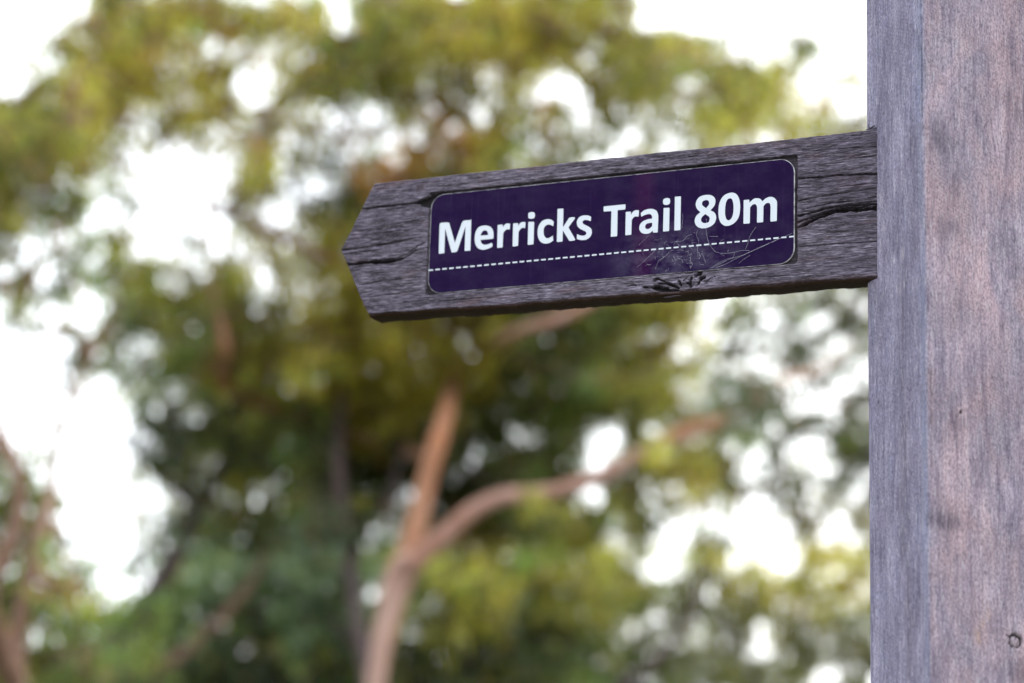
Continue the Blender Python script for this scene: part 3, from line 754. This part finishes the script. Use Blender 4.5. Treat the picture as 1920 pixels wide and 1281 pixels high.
    ('m', '8302,1272;8304,1263;8309,1258;8318,1256;8419,1256;8428,1257;8433,1263;8435,1271;8437,1583;8448,1595;8459,1607;8470,1619;8481,1628;8492,1635;8504,1640;8515,1643;8525,1643;8536,1642;8547,1639;8556,1633;8565,1625;8571,1614;8576,1599;8580,1584;8585,1569;8584,1271;8586,1263;8591,1257;8600,1256;8696,1256;8705,1257;8710,1262;8712,1271;8717,1581;8728,1594;8739,1608;8750,1621;8761,1631;8773,1637;8786,1641;8798,1643;8810,1643;8821,1641;8832,1637;8841,1631;8849,1622;8855,1610;8858,1595;8861,1578;8864,1562;8862,1267;8864,1258;8869,1253;8878,1251;8978,1252;8987,1253;8992,1259;8994,1267;8995,1344;8997,1441;8998,1530;8998,1598;8996,1638;8993,1658;8988,1669;8981,1683;8970,1700;8957,1716;8942,1730;8927,1741;8910,1750;8892,1757;8872,1761;8853,1763;8834,1763;8815,1760;8795,1754;8775,1746;8755,1734;8734,1719;8713,1702;8692,1686;8683,1699;8674,1713;8664,1726;8652,1737;8639,1745;8623,1752;8606,1757;8588,1759;8570,1761;8551,1762;8530,1759;8510,1752;8488,1739;8466,1721;8444,1702;8431,1690;8426,1687;8423,1689;8422,1695;8421,1733;8420,1741;8414,1747;8405,1748;8319,1749;8310,1747;8304,1742;8303,1733'),
]


def letter_mesh(ch, loops):
    cu = bpy.data.curves.new('letter', 'CURVE')
    cu.dimensions = '2D'; cu.fill_mode = 'FRONT'
    for lp in loops.split('|'):
        pts = [tuple(float(v) / 20000 for v in p.split(',')) for p in lp.split(';')]
        sp = cu.splines.new('POLY')
        sp.points.add(len(pts) - 1)
        for q, (x, y) in zip(sp.points, pts): q.co = (x, y, 0, 1)
        sp.use_cyclic_u = True
    tmp = bpy.data.objects.new('letter', cu)
    C.objects.link(tmp)
    dg = bpy.context.evaluated_depsgraph_get()
    me = bpy.data.meshes.new_from_object(tmp.evaluated_get(dg))
    bpy.data.objects.remove(tmp); bpy.data.curves.remove(cu)
    for v in me.vertices:
        x, y = v.co.x, v.co.y
        v.co = (x, (PD - .12) / 1000, y)
    me.name = 'letter'
    me.materials.clear(); me.materials.append(M_WHITE)
    return me


for ch, loops in GLYPHS:
    link('letter', letter_mesh(ch, loops), plate)
dm_ = bpy.data.meshes.new('dash')
dm_.from_pydata([(0, 0, 0), (.0053, 0, 0), (.0053, 0, .0015), (0, 0, .0015)], [], [(0, 1, 2, 3)])
dm_.materials.append(M_WHITE)
ND = 50
for k in range(ND):
    o = link('dash', dm_, plate)
    uu = PU0 + .2 + k * (PU1 - PU0 - .4 - 5.3) / (ND - 1)
    o.location = (uu / 1000, (PD - .12) / 1000, (43.3 + 1.2 * k / ND) / 1000)

# --- cobwebs
BW = Matrix.Translation(BOARD_O) @ Matrix.Rotation(-PHI, 4, 'Z')


def strand(p0, p1, sag=0.0, jit=0.0, rad=.00009, n=8, rnd=random):
    p0 = np.array(p0) / 1000; p1 = np.array(p1) / 1000
    t = np.linspace(0, 1, n)[:, None]
    P = p0 + (p1 - p0) * t
    P[:, 2] -= (np.sin(t[:, 0] * math.pi)) * sag / 1000
    P[1:-1] += np.array([[rnd.gauss(0, jit), 0, rnd.gauss(0, jit)] for _ in range(n - 2)]) / 1000
    return P, np.full(n, rad)


rw = random.Random(3)
yp = PD - .35
pw = []
def pu(x, y):      # photograph detail crop of the plate -> plate millimetres
    px, py = 1170 + x / 5.818, 400 + y / 5.818
    return px, py
def onb(px, py, off=0.0):
    """photograph pixel -> point of the board plane, in millimetres"""
    q = at(px, py, 1.0) - np.array(CAM)
    nn = np.array(NX); b = np.array(BOARD_O) + nn * off / 1000
    t = (b - np.array(CAM)) @ nn / (q @ nn)
    P = np.array(CAM) + q * t - np.array(BOARD_O)
    return P @ np.array(UX) * 1000, P[2] * 1000
def path(zs, rad):
    P = []
    for x, y in zs:
        a, b = onb(*pu(x, y), yp)
        P.append((a / 1000, yp / 1000, b / 1000))
    return smooth_path(P, [rad] * len(P), 16)
for zs, rad in (([(893, 170), (905, 250), (930, 330), (980, 405), (1040, 434), (1130, 436), (1200, 425), (1290, 405), (1370, 408)], 0.000085),
                ([(1440, 150), (1400, 205), (1370, 260), (1350, 330), (1325, 395)], 0.000085),
                ([(960, 598), (1060, 545), (1180, 490), (1300, 455), (1480, 370), (1640, 305), (1838, 215)], 0.000080),
                ([(1000, 595), (1120, 550), (1250, 480), (1420, 405), (1560, 340), (1720, 262)], 0.000094),
                ([(940, 600), (1040, 540), (1140, 495), (1190, 480), (1205, 430)], 0.000080),
                ([(1250, 550), (1310, 500), (1380, 455)], 0.000072), ([(935, 253), (1000, 253), (1025, 250)], 0.000072),
                ([(370, 520), (440, 480), (500, 420), (540, 400)], 0.000085), ([(340, 610), (370, 540), (400, 510), (450, 465)], 0.000062),
                ([(720, 600), (745, 560), (725, 510), (735, 440)], 0.00009), ([(540, 470), (560, 520), (545, 560)], 0.000062),
                ([(560, 310), (640, 300), (690, 250), (740, 230)], 0.000082), ([(800, 190), (790, 240), (815, 300), (800, 400), (830, 470)], 0.000062),
                ([(640, 0), (640, 60), (632, 160)], 0.000072), ([(140, 590), (220, 520), (350, 400)], 0.000077), ([(430, 340), (470, 300)], 0.000062),
                ([(820, 500), (850, 440), (890, 540)], 0.000072), ([(900, 170), (898, 60)], 0.000077), ([(1130, 420), (1140, 400)], 0.000085), ([(160, 350), (270, 240)], 0.000066)):
    pw.append(path(zs, rad))
for _ in range(70):
    x = rw.gauss(640, 170); y = rw.gauss(440, 130)
    if not (20 < x < 1700 and 20 < y < 660 - .085 * x): continue
    L = rw.uniform(10, 60); a = rw.uniform(0, 6.3)
    pw.append(path([(x, y), (x + L * .5 * math.cos(a) + rw.gauss(0, 6), y + L * .5 * math.sin(a)), (x + L * math.cos(a + .4), y + L * math.sin(a + .4))], rw.uniform(.00004, 0.000055)))
V, F = tubes(pw, 4)
web1 = link('cobweb', mesh_np('cobweb', V, F, [M_WEB], False), None, BW)
tag(web1, 'wispy torn cobweb and loose fibres clinging to the lower right of the purple plate', 'cobweb')
pw = []
top = BH + 1.2
def wp(x, y):                        # crop of the corner above the board
    a, b = onb(1480 + x / 9.6, 190 + y / 9.6, 9)
    return (a, 9 + rw.uniform(-2, 2), b)
anchor = [(150, 480), (285, 400), (430, 330), (600, 310), (720, 290), (820, 190), (920, 130), (1060, 110), (1170, 95), (1260, 160)]
base = [(170, 640), (290, 620), (440, 600), (560, 590), (640, 580), (770, 570), (900, 560), (1040, 550), (1160, 540), (1380, 505)]
for i in range(len(anchor) - 1): pw.append(strand(wp(*anchor[i]), wp(*anchor[i + 1]), 1, .2, .00005, 6, rw))
for a, b in zip(anchor, base): pw.append(strand(wp(*a), wp(*b), 0, .5, .00006, 8, rw))
for q in (((220, 520), (400, 570), (560, 530), (700, 470), (730, 350)), ((380, 460), (420, 600)), ((480, 420), (545, 580)), ((930, 200), (940, 300), (960, 330)), ((1160, 150), (1145, 340), (1000, 440)),
          ((330, 610), (520, 540), (700, 470), (860, 420), (1000, 400), (1140, 300), (1270, 220)), ((720, 460), (770, 560)), ((850, 510), (930, 420), (1000, 380)), ((1040, 540), (1100, 440), (1160, 340), (1400, 180)),
          ((600, 330), (680, 300), (820, 300), (900, 340)), ((1260, 160), (1398, 120)), ((1170, 95), (1398, 60)), ((700, 400), (760, 330), (760, 280))):
    for a, b in zip(q[:-1], q[1:]): pw.append(strand(wp(*a), wp(*b), .3, .3, .00005, 6, rw))
for _ in range(70):
    x, y = rw.uniform(200, 1300), rw.uniform(120, 560)
    if y < 560 - .33 * (x - 100): continue
    pw.append(strand(wp(x, y), wp(x + rw.gauss(0, 120), y + rw.gauss(0, 60)), .3, .5, .00005, 6, rw))
V, F = tubes(pw, 4)
web2 = link('cobweb', mesh_np('cobweb', V, F, [M_WEB], False), None, BW)
tag(web2, 'faint pale cobweb strung in the corner above the board beside the post', 'cobweb')

# ------------------------------------------------------------------ trees
def bark(name, stops, rough=.85):
    s = Mat(name)
    n1 = s.noise(s.mapping((3.2, 3.2, 1.1)), 1, 5, .6, .8)
    col = s.ramp(n1, stops)
    n2 = s.noise(s.mapping((26, 26, 5)), 1, 5, .65)
    col = s.mix(.6, col, s.mix(1.0, col, s.ramp(n2, [(.3, (.6, .58, .56)), (.7, (1.3, 1.28, 1.26))]), 'MULTIPLY'))
    return s.done(col, rough, .2, s.bump(n2, .6, .02))


M_PINK = bark('pink_gum_bark', [(.30, (.29, .14, .095)), (.48, (.37, .225, .18)), (.64, (.44, .31, .265)), (.78, (.31, .245, .22))])
M_ORANGE = bark('orange_gum_bark', [(.30, (.34, .13, .06)), (.55, (.36, .19, .12)), (.75, (.34, .23, .18))])
M_LIMB = bark('limb_bark', [(.30, (.24, .115, .075)), (.50, (.33, .19, .15)), (.72, (.42, .29, .25))])
M_REDDISH = bark('reddish_bark', [(.30, (.13, .07, .045)), (.52, (.19, .115, .085)), (.72, (.27, .19, .16))])
M_BROWN = bark('brown_bark', [(.30, (.13, .07, .05)), (.55, (.22, .13, .10)), (.75, (.28, .19, .15))])
M_DARK = bark('dark_bark', [(.30, (.07, .05, .055)), (.55, (.12, .09, .095)), (.75, (.18, .13, .13))])


def leaf_material():
    s = Mat('gum_leaves')
    col = s.attr('leaf_tint', True)
    s.done(col, .5, .2)
    tr = s.n.new('ShaderNodeBsdfTranslucent')
    tcol = s.mix(1.0, col, (1.22, 1.22, .55), 'MULTIPLY')
    s.l.new(tcol, tr.inputs['Color'])
    mx = s.n.new('ShaderNodeMixShader'); mx.inputs[0].default_value = .44
    s.l.new(s.b.outputs[0], mx.inputs[1]); s.l.new(tr.outputs[0], mx.inputs[2])
    s.l.new(mx.outputs[0], s.out.inputs[0])
    return s.m


M_LEAF = leaf_material()

# how much of each 60 px square of the photograph is leaf (tenths), as an aid to placing the crowns
COVER = [
    '..3999999939999999950......',
    '.15997867899999999599952420',
    '587996946999986753899799842',
    '999957888832564678567899875',
    '999735368853589988746788887',
    '987422125589999998766666664',
    '974322114799999999977777776',
    '754423133699999999999777766',
    '346698884799999999999775556',
    '233599997899999999999733356',
    '113549999999999999996723668',
    '.15449999999999999999432455',
    '..2457999999999999999762225',
    '311259999999999989568884344',
    '831148899999997999688994434',
    '862.25786999679999796575454',
    '871.27999998599999964454343',
    '885147999999999999944545546'[:27],
    '965269999997989999997658888'[:27],
    '986999999999999999985567667'[:27],
    '999999999999999999985566766'[:27],
    '999999999999999999985566766'[:27],
]
# leaf colours by part of the crowns, shaded gaps painted as dark leaves: x, y, radius, colour
TINTS = [(330, 80, 150, 'y'), (450, 210, 120, 'y'), (560, 60, 90, 'y'), (60, 210, 110, 'o'), (20, 290, 110, 'o'), (150, 180, 60, 'y'),
         (640, 90, 90, 'g'), (780, 90, 120, 'o'), (900, 60, 160, 'y'), (1000, 60, 120, 'y'), (1180, 100, 110, 'o'), (1250, 180, 90, 'o'), (1400, 170, 90, 'o'), (1470, 200, 60, 'y'),
         (745, 290, 55, 'r'), (680, 330, 40, 'r'), (850, 250, 60, 'r'), (140, 180, 26, 'r'), (420, 660, 40, 'r'), (560, 60, 40, 'y'), (280, 90, 30, 'r'),
         (600, 360, 80, 'd'), (560, 450, 80, 'y'), (600, 560, 110, 'y'), (680, 690, 130, 'y'), (780, 680, 120, 'y'), (470, 720, 120, 'o'), (300, 620, 120, 'g'), (360, 520, 100, 'o'),
         (880, 660, 100, 'y'), (990, 680, 80, 'd'), (1080, 700, 90, 'g'), (1200, 700, 90, 'o'), (1250, 620, 60, 'y'), (540, 860, 120, 'g'), (460, 930, 80, 'y'), (420, 1060, 140, 'b'), (560, 1010, 140, 'b'),
         (360, 800, 90, 'd'), (600, 880, 90, 'd'), (480, 1200, 200, 'd'), (250, 1180, 120, 'g'), (210, 1120, 50, 'l'), (60, 900, 60, 'l'), (620, 1120, 120, 'b'), (880, 880, 120, 'd'), (1000, 860, 120, 'g'),
         (960, 1060, 130, 'y'), (1080, 1060, 110, 'o'), (1000, 1000, 80, 'g'), (860, 1130, 120, 'o'), (960, 1200, 140, 'd'), (1150, 1240, 120, 'g'), (1120, 1150, 80, 'o'),
         (1290, 880, 70, 'y'), (1450, 1080, 120, 'y'), (1560, 1060, 110, 'y'), (1300, 1220, 150, 'p'), (1500, 1220, 150, 'p'), (1560, 640, 110, 'k'), (1500, 760, 110, 'k'), (1620, 680, 90, 'k'),
         (1430, 860, 120, 'k'), (520, 1270, 90, 'd'), (700, 1240, 60, 'g'), (780, 880, 60, 'd'), (720, 900, 50, 'd')]
COL = {'y': (.430, .362, .058), 'o': (.268, .270, .058), 'g': (.150, .214, .076), 'b': (.140, .205, .130), 'd': (.036, .056, .022),  # darkest green is deepened to paint the shade between clumps
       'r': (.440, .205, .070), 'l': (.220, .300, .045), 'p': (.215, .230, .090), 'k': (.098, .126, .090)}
rt = np.random.default_rng(21)


def cover(c, r):
    if 0 <= r < 22 and 0 <= c < 27:
        ch = COVER[r][c] if c < len(COVER[r]) else '5'
        return 0.0 if ch == '.' else int(ch) / 10
    cc_ = min(max(c, 0), 26); rr_ = min(max(r, 0), 21)
    ch = COVER[rr_][cc_]; v = 0.0 if ch == '.' else int(ch) / 10
    if r < 0: v *= max(0, 1 + r / 3.5)
    if r > 21: v = max(v, .75)
    if c > 26: v = max(v, .6) if r > 3 else v * .5
    return v


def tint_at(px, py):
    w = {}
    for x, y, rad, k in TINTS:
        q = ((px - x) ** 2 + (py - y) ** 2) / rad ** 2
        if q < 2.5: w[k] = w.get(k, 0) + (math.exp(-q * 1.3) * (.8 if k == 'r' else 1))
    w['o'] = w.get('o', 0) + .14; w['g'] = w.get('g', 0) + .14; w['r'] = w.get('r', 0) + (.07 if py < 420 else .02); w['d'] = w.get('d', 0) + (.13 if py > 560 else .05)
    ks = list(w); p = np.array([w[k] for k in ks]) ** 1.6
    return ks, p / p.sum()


def clump(P, seed, f=1.0):
    """clumpy density field of the foliage, about 0..1 evenly distributed"""
    x, y, z = P[:, 0] / f, P[:, 1] / f, P[:, 2] / f
    a = vnoise(x / .11 + y * .4, z / .11 + y * .3, seed) + .40 * vnoise(x / .36 + y * .25, z / .32, seed + 1) + .55 * vnoise(x / .065, z / .065 + y, seed + 2)
    return 1 / (1 + np.exp(-a / .31))


def gather(cells, dfun, leaf_len, dens=1.0, per=14, seed=300, more=0.0, f=1.0):
    """cluster centres (3D) and tint for a set of 60 px squares"""
    out = []
    leaf_a = leaf_len * leaf_len * .22 * .5 * .62
    for c, r in cells:
        cv = cover(c, r)
        if cv <= .02: continue
        d0, d1 = dfun(c, r)
        if cv >= .85: d1 = d0 + (d1 - d0) * .62
        else: d1 = d0 + (d1 - d0) * (.22 + .5 * max(0, cv - .6))
        Dm = (d0 + d1) / 2
        tau = 4.2 * dens * (1.9 if cv > .85 else 1)
        keep = .15 + .89 * cv if cv < .9 else .970
        if cv < .45: keep = .19 + .74 * cv
        if cv < .9: keep = min(.93, keep + more)
        ncl = tau * (60 * Dm / F_PX) ** 2 / leaf_a / per
        k = int(ncl) + (rt.random() < ncl - int(ncl))
        if not k: continue
        px = (c + rt.random(k)) * 60; py = (r + rt.random(k)) * 60; D = d0 + (d1 - d0) * rt.random(k)
        if r < 22: D = D + .9 * (1 + vnoise(px / 95, py / 80, seed + 7)) + .35 * vnoise(px / 40, py / 38, seed + 8)
        P = np.array([at(a, b, q) for a, b, q in zip(px, py, D)])
        ok = clump(P, seed, f) < keep
        for a, b, q, o in zip(px, py, P, ok):
            if not o: continue
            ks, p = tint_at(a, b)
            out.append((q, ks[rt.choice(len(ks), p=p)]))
    return out


def leaves_mesh(cl, leaf_len, spread, per=14):
    n = len(cl) * per
    cen = np.repeat(np.array([c[0] for c in cl]), per, 0)
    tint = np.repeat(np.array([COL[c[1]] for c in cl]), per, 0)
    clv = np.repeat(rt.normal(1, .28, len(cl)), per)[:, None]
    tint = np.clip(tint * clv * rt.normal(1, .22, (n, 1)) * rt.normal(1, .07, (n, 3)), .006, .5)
    tuft = 1 + .42 * vnoise(cen[:, 0] / .30 + cen[:, 1] * .4, cen[:, 2] / .26 + cen[:, 1] * .3, 501)
    tint = np.clip(tint * tuft[:, None], .005, .5)
    dead = rt.random(n) < .02
    tint[dead] = np.array([.26, .13, .05]) * rt.normal(1, .2, (dead.sum(), 1))
    off = rt.normal(0, spread, (n, 3)); off[:, 2] *= .8
    P = cen + off
    ax = rt.normal(0, .55, (n, 3)); ax[:, 2] -= .75
    ax /= np.linalg.norm(ax, axis=1)[:, None]
    sd_ = rt.normal(0, 1, (n, 3)); sd_ -= (sd_ * ax).sum(1)[:, None] * ax
    sd_ /= np.linalg.norm(sd_, axis=1)[:, None]
    nr = np.cross(ax, sd_)
    L = leaf_len * rt.uniform(.7, 1.25, (n, 1)); Wd = L * rt.uniform(.18, .27, (n, 1))
    a = P; b = P + ax * L + nr * L * .12
    m = P + ax * L * .42
    l_ = m + sd_ * Wd * .5 + nr * Wd * .25; r_ = m - sd_ * Wd * .5 + nr * Wd * .25
    V = np.stack([a, l_, b, r_], 1).reshape(-1, 3)
    i = np.arange(n) * 4
    F = np.stack([np.stack([i, i + 1, i + 2], -1), np.stack([i, i + 2, i + 3], -1)], 1).reshape(-1, 3)
    return V, F, np.repeat(tint, 4, 0)


def twigs(nodes, cl, r_tip=.0034, maxr=.020):
    """join the clusters to the limbs by a short tree of twigs"""
    N0 = len(nodes)
    cen = np.array([c[0] for c in cl])
    pos = np.vstack([nodes, cen]); n = len(pos)
    dist = np.full(n, 1e9); par = np.full(n, -1); done = np.zeros(n, bool)
    done[:N0] = True
    for i in range(N0, n):
        d = np.linalg.norm(nodes - pos[i], axis=1); k = d.argmin(); dist[i] = d[k]; par[i] = k
    order = []
    for _ in range(n - N0):
        dd = np.where(done, 1e9, dist); k = int(dd.argmin())
        done[k] = True; order.append(k)
        d = np.linalg.norm(pos - pos[k], axis=1) * 1.04 + .02
        m = (d < dist) & ~done
        dist[m] = d[m]; par[m] = k
    cnt = np.ones(n)
    for k in reversed(order): cnt[par[k]] += cnt[k]
    paths = []
    for k in order:
        a = pos[par[k]]; b = pos[k]
        if np.linalg.norm(a - b) > 2.6: continue
        mid = (a + b) / 2 + rt.normal(0, .07, 3) * np.linalg.norm(a - b)
        rb = min(maxr, r_tip * cnt[k] ** .46); ra = min(maxr, r_tip * cnt[par[k]] ** .46) if par[k] >= N0 else rb * 1.15
        ra = min(ra, rb * 1.6)
        paths.append((np.array([a, mid, b]), np.array([ra, (ra + rb) / 2, rb])))
    return paths


def build_tree(name, label, cat, limbs, cl, leaf_len, spread, bark_m, twig_m, group=None, per=14, r_tip=.0034):
    """limbs: list of (control points, radii); the first is the trunk, the others are limbs"""
    foot = np.array(limbs[0][0][0], float)
    t = tag(empty(name, (foot[0], foot[1], 0)), label, cat, group)
    off = np.array([foot[0], foot[1], 0])
    nodes = []
    for k, (pts, rad) in enumerate(limbs):
        P, r_ = smooth_path(pts, rad, 28)
        wob = rt.normal(0, 1, (len(P), 3)); 
        r_ = r_ * (1 + .06 * vnoise(np.arange(len(P)) * .7, np.zeros(len(P)) + k, 91))
        V, F = tubes([(P - off, r_)], 12)
        o = link('trunk' if k == 0 else 'limb', mesh_np('trunk' if k == 0 else 'limb', V, F, [bark_m[k] if isinstance(bark_m, list) else bark_m], True), t)
        nodes.append(P[int(len(P) * (.45 if k == 0 else .15)):])
    nodes = np.vstack(nodes)
    tw = twigs(nodes, cl, r_tip)
    if tw:
        V, F = tubes([(p - off, r_) for p, r_ in tw], 5)
        link('twigs', mesh_np('twigs', V, F, [twig_m], True), t)['kind'] = 'stuff'
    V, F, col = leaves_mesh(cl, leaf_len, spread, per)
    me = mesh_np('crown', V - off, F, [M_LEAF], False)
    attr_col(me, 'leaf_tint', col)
    link('crown', me, t)['kind'] = 'stuff'
    return t


def rad_px(px_w, D): return px_w / 2 * D / F_PX
def limb(pts, D, foot=None):
    """pts: (x, y, width in px[, distance]) -> control points and radii"""
    P = [at(p[0], p[1], p[3] if len(p) > 3 else D) for p in pts]
    r_ = [rad_px(p[2], p[3] if len(p) > 3 else D) for p in pts]
    if foot is not None:
        b = P[0]
        P = [np.array([b[0] + foot[0], b[1] + foot[1], -.1]), np.array([b[0] + foot[0] * .6, b[1] + foot[1] * .6, b[2] * .45])] + P
        r_ = [r_[0] * 1.7, r_[0] * 1.2] + r_
    return P, r_


ALL = [(c, r) for r in range(-3, 27) for c in range(-4, 33)]
own = {k: [] for k in ('left', 'lean', 'big', 'right', 'dark_shrub', 'pale_shrub')}
for c, r in ALL:
    if r >= 17 and c >= 19: k = 'pale_shrub'
    elif r >= 17 and c >= 5: k = 'dark_shrub'
    elif c >= 22 and r >= 9 or c >= 24: k = 'right'
    elif c < 3 and r >= 2: k = 'left'
    elif r >= 12 and c < 9: k = 'lean'
    else: k = 'big'
    own[k].append((c, r))

# the big forked gum
big = [limb([(702, 1290, 38), (722, 1180, 45), (745, 1090, 55), (768, 1045, 55)], 11.9, (-.25, .1)),
       limb([(762, 1055, 48), (783, 975, 40), (800, 900, 35), (820, 830, 34), (836, 775, 32, 12.2), (850, 690, 28, 13.6), (840, 560, 26, 13.8), (800, 400, 24, 13.4), (760, 260, 18, 13.6), (740, 120, 12, 13.8)], 11.9),
       limb([(765, 1062, 46), (815, 1020, 38), (880, 962, 34), (945, 932, 32), (1040, 921, 28), (1135, 888, 30), (1225, 838, 27)], 11.8),
       limb([(1225, 838, 27), (1300, 804, 30), (1352, 788, 22, 11.8), (1440, 722, 13, 12.0), (1540, 690, 7, 12.8), (1600, 640, 5, 13)], 11.75),
       limb([(845, 740, 20, 13.5), (900, 670, 22, 13.3), (965, 625, 22, 11.7), (1070, 588, 22, 11.4), (1200, 500, 18, 11.6), (1300, 380, 12, 12)], 12),
       limb([(846, 650, 22, 13.8), (760, 560, 20, 13.2), (600, 480, 17, 12), (420, 390, 12, 12), (300, 300, 8, 12.2)], 12),
       limb([(430, 730, 22, 13.2), (424, 670, 20, 12.4), (418, 620, 16, 12.4), (395, 500, 14, 12.8), (388, 360, 11, 13), (372, 250, 9, 13)], 12.5)]
big[6][0].insert(0, at(820, 860, 13.0)); big[6][1].insert(0, rad_px(20, 13)); big[6][0].insert(1, at(600, 800, 14.6)); big[6][1].insert(1, rad_px(22, 14.6))
def d_big(c, r):
    if r >= 12: return 12.7, 16.5
    if r >= 9: return 11.6, 16
    return 11.0, 15.5
cl = gather(own['big'], d_big, .08)

for x, y, w_, h_, k, n_ in ((1232, 828, 24, 18, 'o', 5), (1000, 935, 26, 16, 'o', 5), (1420, 745, 60, 40, 'k', 30), (1395, 825, 34, 24, 'g', 6)):
    for _ in range(n_): cl.append((at(rt.normal(x, w_ * .5), rt.normal(y, h_ * .5), rt.uniform(11.2, 11.7)), k))
build_tree('gum_tree', 'large spreading gum tree with a pinkish forked trunk behind the board', 'tree', big, cl, .08, .04, [M_PINK, M_ORANGE, M_LIMB, M_ORANGE, M_LIMB, M_BROWN, M_ORANGE], M_BROWN)

# left edge
lf = [limb([(28, 1290, 36), (36, 1180, 33), (55, 1080, 30), (75, 1000, 25), (95, 930, 22, 9.7), (110, 820, 14, 9.8), (150, 700, 9, 10), (220, 600, 7, 10.1)], 9.5, (.1, .1)),
      limb([(-30, 1130, 44), (5, 1045, 28), (32, 980, 26), (36, 900, 23), (12, 840, 28), (-10, 780, 22), (-60, 660, 18), (-60, 480, 14), (-30, 300, 9)], 9.2)]
lf[1][0].insert(0, at(30, 1285, 9.5)); lf[1][1].insert(0, rad_px(44, 9.5))
cl = gather(own['left'], lambda c, r: (8.9, 12.5), .075)
build_tree('gum_tree', 'slender reddish gum at the left edge with two curved stems', 'tree', lf, cl, .075, .035, M_REDDISH, M_BROWN)

# leaning brown trunk low on the left
ln = [limb([(150, 1300, 48), (235, 1180, 42), (320, 1060, 36), (372, 960, 28), (415, 880, 20), (450, 780, 13, 15), (460, 660, 8, 15.3)], 14.5, (-.5, -.1)),
      limb([(372, 960, 22), (300, 880, 17), (205, 800, 13), (130, 735, 11), (105, 640, 8)], 14.4),
      limb([(175, 1275, 30, 14.4), (290, 1255, 22, 14.2), (365, 1205, 17, 14.4), (450, 1120, 16, 14.3), (520, 1010, 10, 14.6)], 14.2)]
cl = gather(own['lean'], lambda c, r: (13.2, 17.5), .09)
build_tree('gum_tree', 'gum with a brown trunk leaning to the right at lower left', 'tree', ln, cl, .09, .045, [M_DARK, M_DARK, M_BROWN], M_DARK)

# a thin dark sapling between the trunks
sp_ = [limb([(690, 1290, 26), (668, 1150, 25), (655, 1040, 25), (643, 950, 24), (635, 870, 23), (640, 760, 18), (650, 640, 10)], 13.4, (.2, .1)),
       limb([(658, 1060, 22), (680, 1000, 18), (730, 930, 14), (760, 820, 8)], 13.4)]
cl = gather([(c, r) for c in range(9, 13) for r in range(12, 16)], lambda c, r: (13.6, 15.0), .10, .35)
build_tree('sapling', 'thin dark stemmed sapling just left of the forked pink trunk', 'tree', sp_, cl, .10, .06, M_DARK, M_DARK)

# the tree partly hidden by the post
rg = [limb([(1760, 1300, 60), (1740, 1150, 56), (1715, 1000, 50), (1690, 850, 42), (1670, 700, 34), (1640, 520, 24), (1600, 330, 14), (1560, 200, 7)], 17, (.2, 0)),
      limb([(1700, 920, 32), (1640, 820, 26), (1560, 740, 18), (1480, 690, 12), (1400, 650, 8)], 17),
      limb([(1675, 720, 26), (1760, 600, 22), (1850, 420, 15), (1900, 250, 9)], 17),
      limb([(1640, 520, 16), (1560, 400, 13), (1470, 280, 9), (1410, 170, 6)], 17)]
cl = gather(own['right'], lambda c, r: (15.5, 19.5), .10)
build_tree('gum_tree', 'grey green open gum partly hidden behind the timber post', 'tree', rg, cl, .10, .045, M_BROWN, M_BROWN)


def shrub(label, cells, D0, D1, leaf, x_mid, nst, name='shrub', dens=1.0, spread=.05, more=0):
    cl = gather(cells, lambda c, r: (D0, D1), leaf, dens, more=more, f=1.35 if more else 1.0)
    Dm = (D0 + D1) / 2
    limbs = []
    for k in range(nst):
        x = x_mid + (k - (nst - 1) / 2) * 900 / max(nst, 1)
        p, r_ = limb([(x_mid + (x - x_mid) * .25, 1400, 26), (x_mid + (x - x_mid) * .7, 1270, 20), (x, 1150, 13), (x + 20, 1040, 7)], Dm, (0, 0))
        limbs.append((p, r_))
    build_tree(name, label, 'shrub', limbs, cl, leaf, spread, M_DARK, M_DARK)


mid = own['dark_shrub']
shrub('dark blue green bushy shrub filling the bottom left behind the trunks', [q for q in mid if q[0] < 12], 18, 22, .13, 480, 5)
shrub('olive green shrub to the right of the forked trunk low in the picture', [q for q in mid if q[0] >= 12], 17, 21, .13, 960, 4)
shrub('pale open shrub full of bright sky gaps at the bottom beside the post', own['pale_shrub'], 19, 22.5, .10, 1500, 5, more=.13)

# a belt of scrub that closes the view along the ground, far behind
fb = []
for _ in range(2000):
    x = rt.uniform(-60, 60); y = rt.uniform(46, 60)
    fb.append((np.array([x, y, max(.2, rt.normal(1.3, .7)) + .4 * math.sin(x * .3)]), ['d', 'o', 'g'][rt.integers(3)]))
V, F, col = leaves_mesh(fb, .34, .42, 22)
me = mesh_np('far_scrub', V, F, [M_LEAF], False); attr_col(me, 'leaf_tint', col)
tag(link('far_scrub', me), 'low belt of dark scrub along the far edge of the grass', 'scrub', kind='stuff')
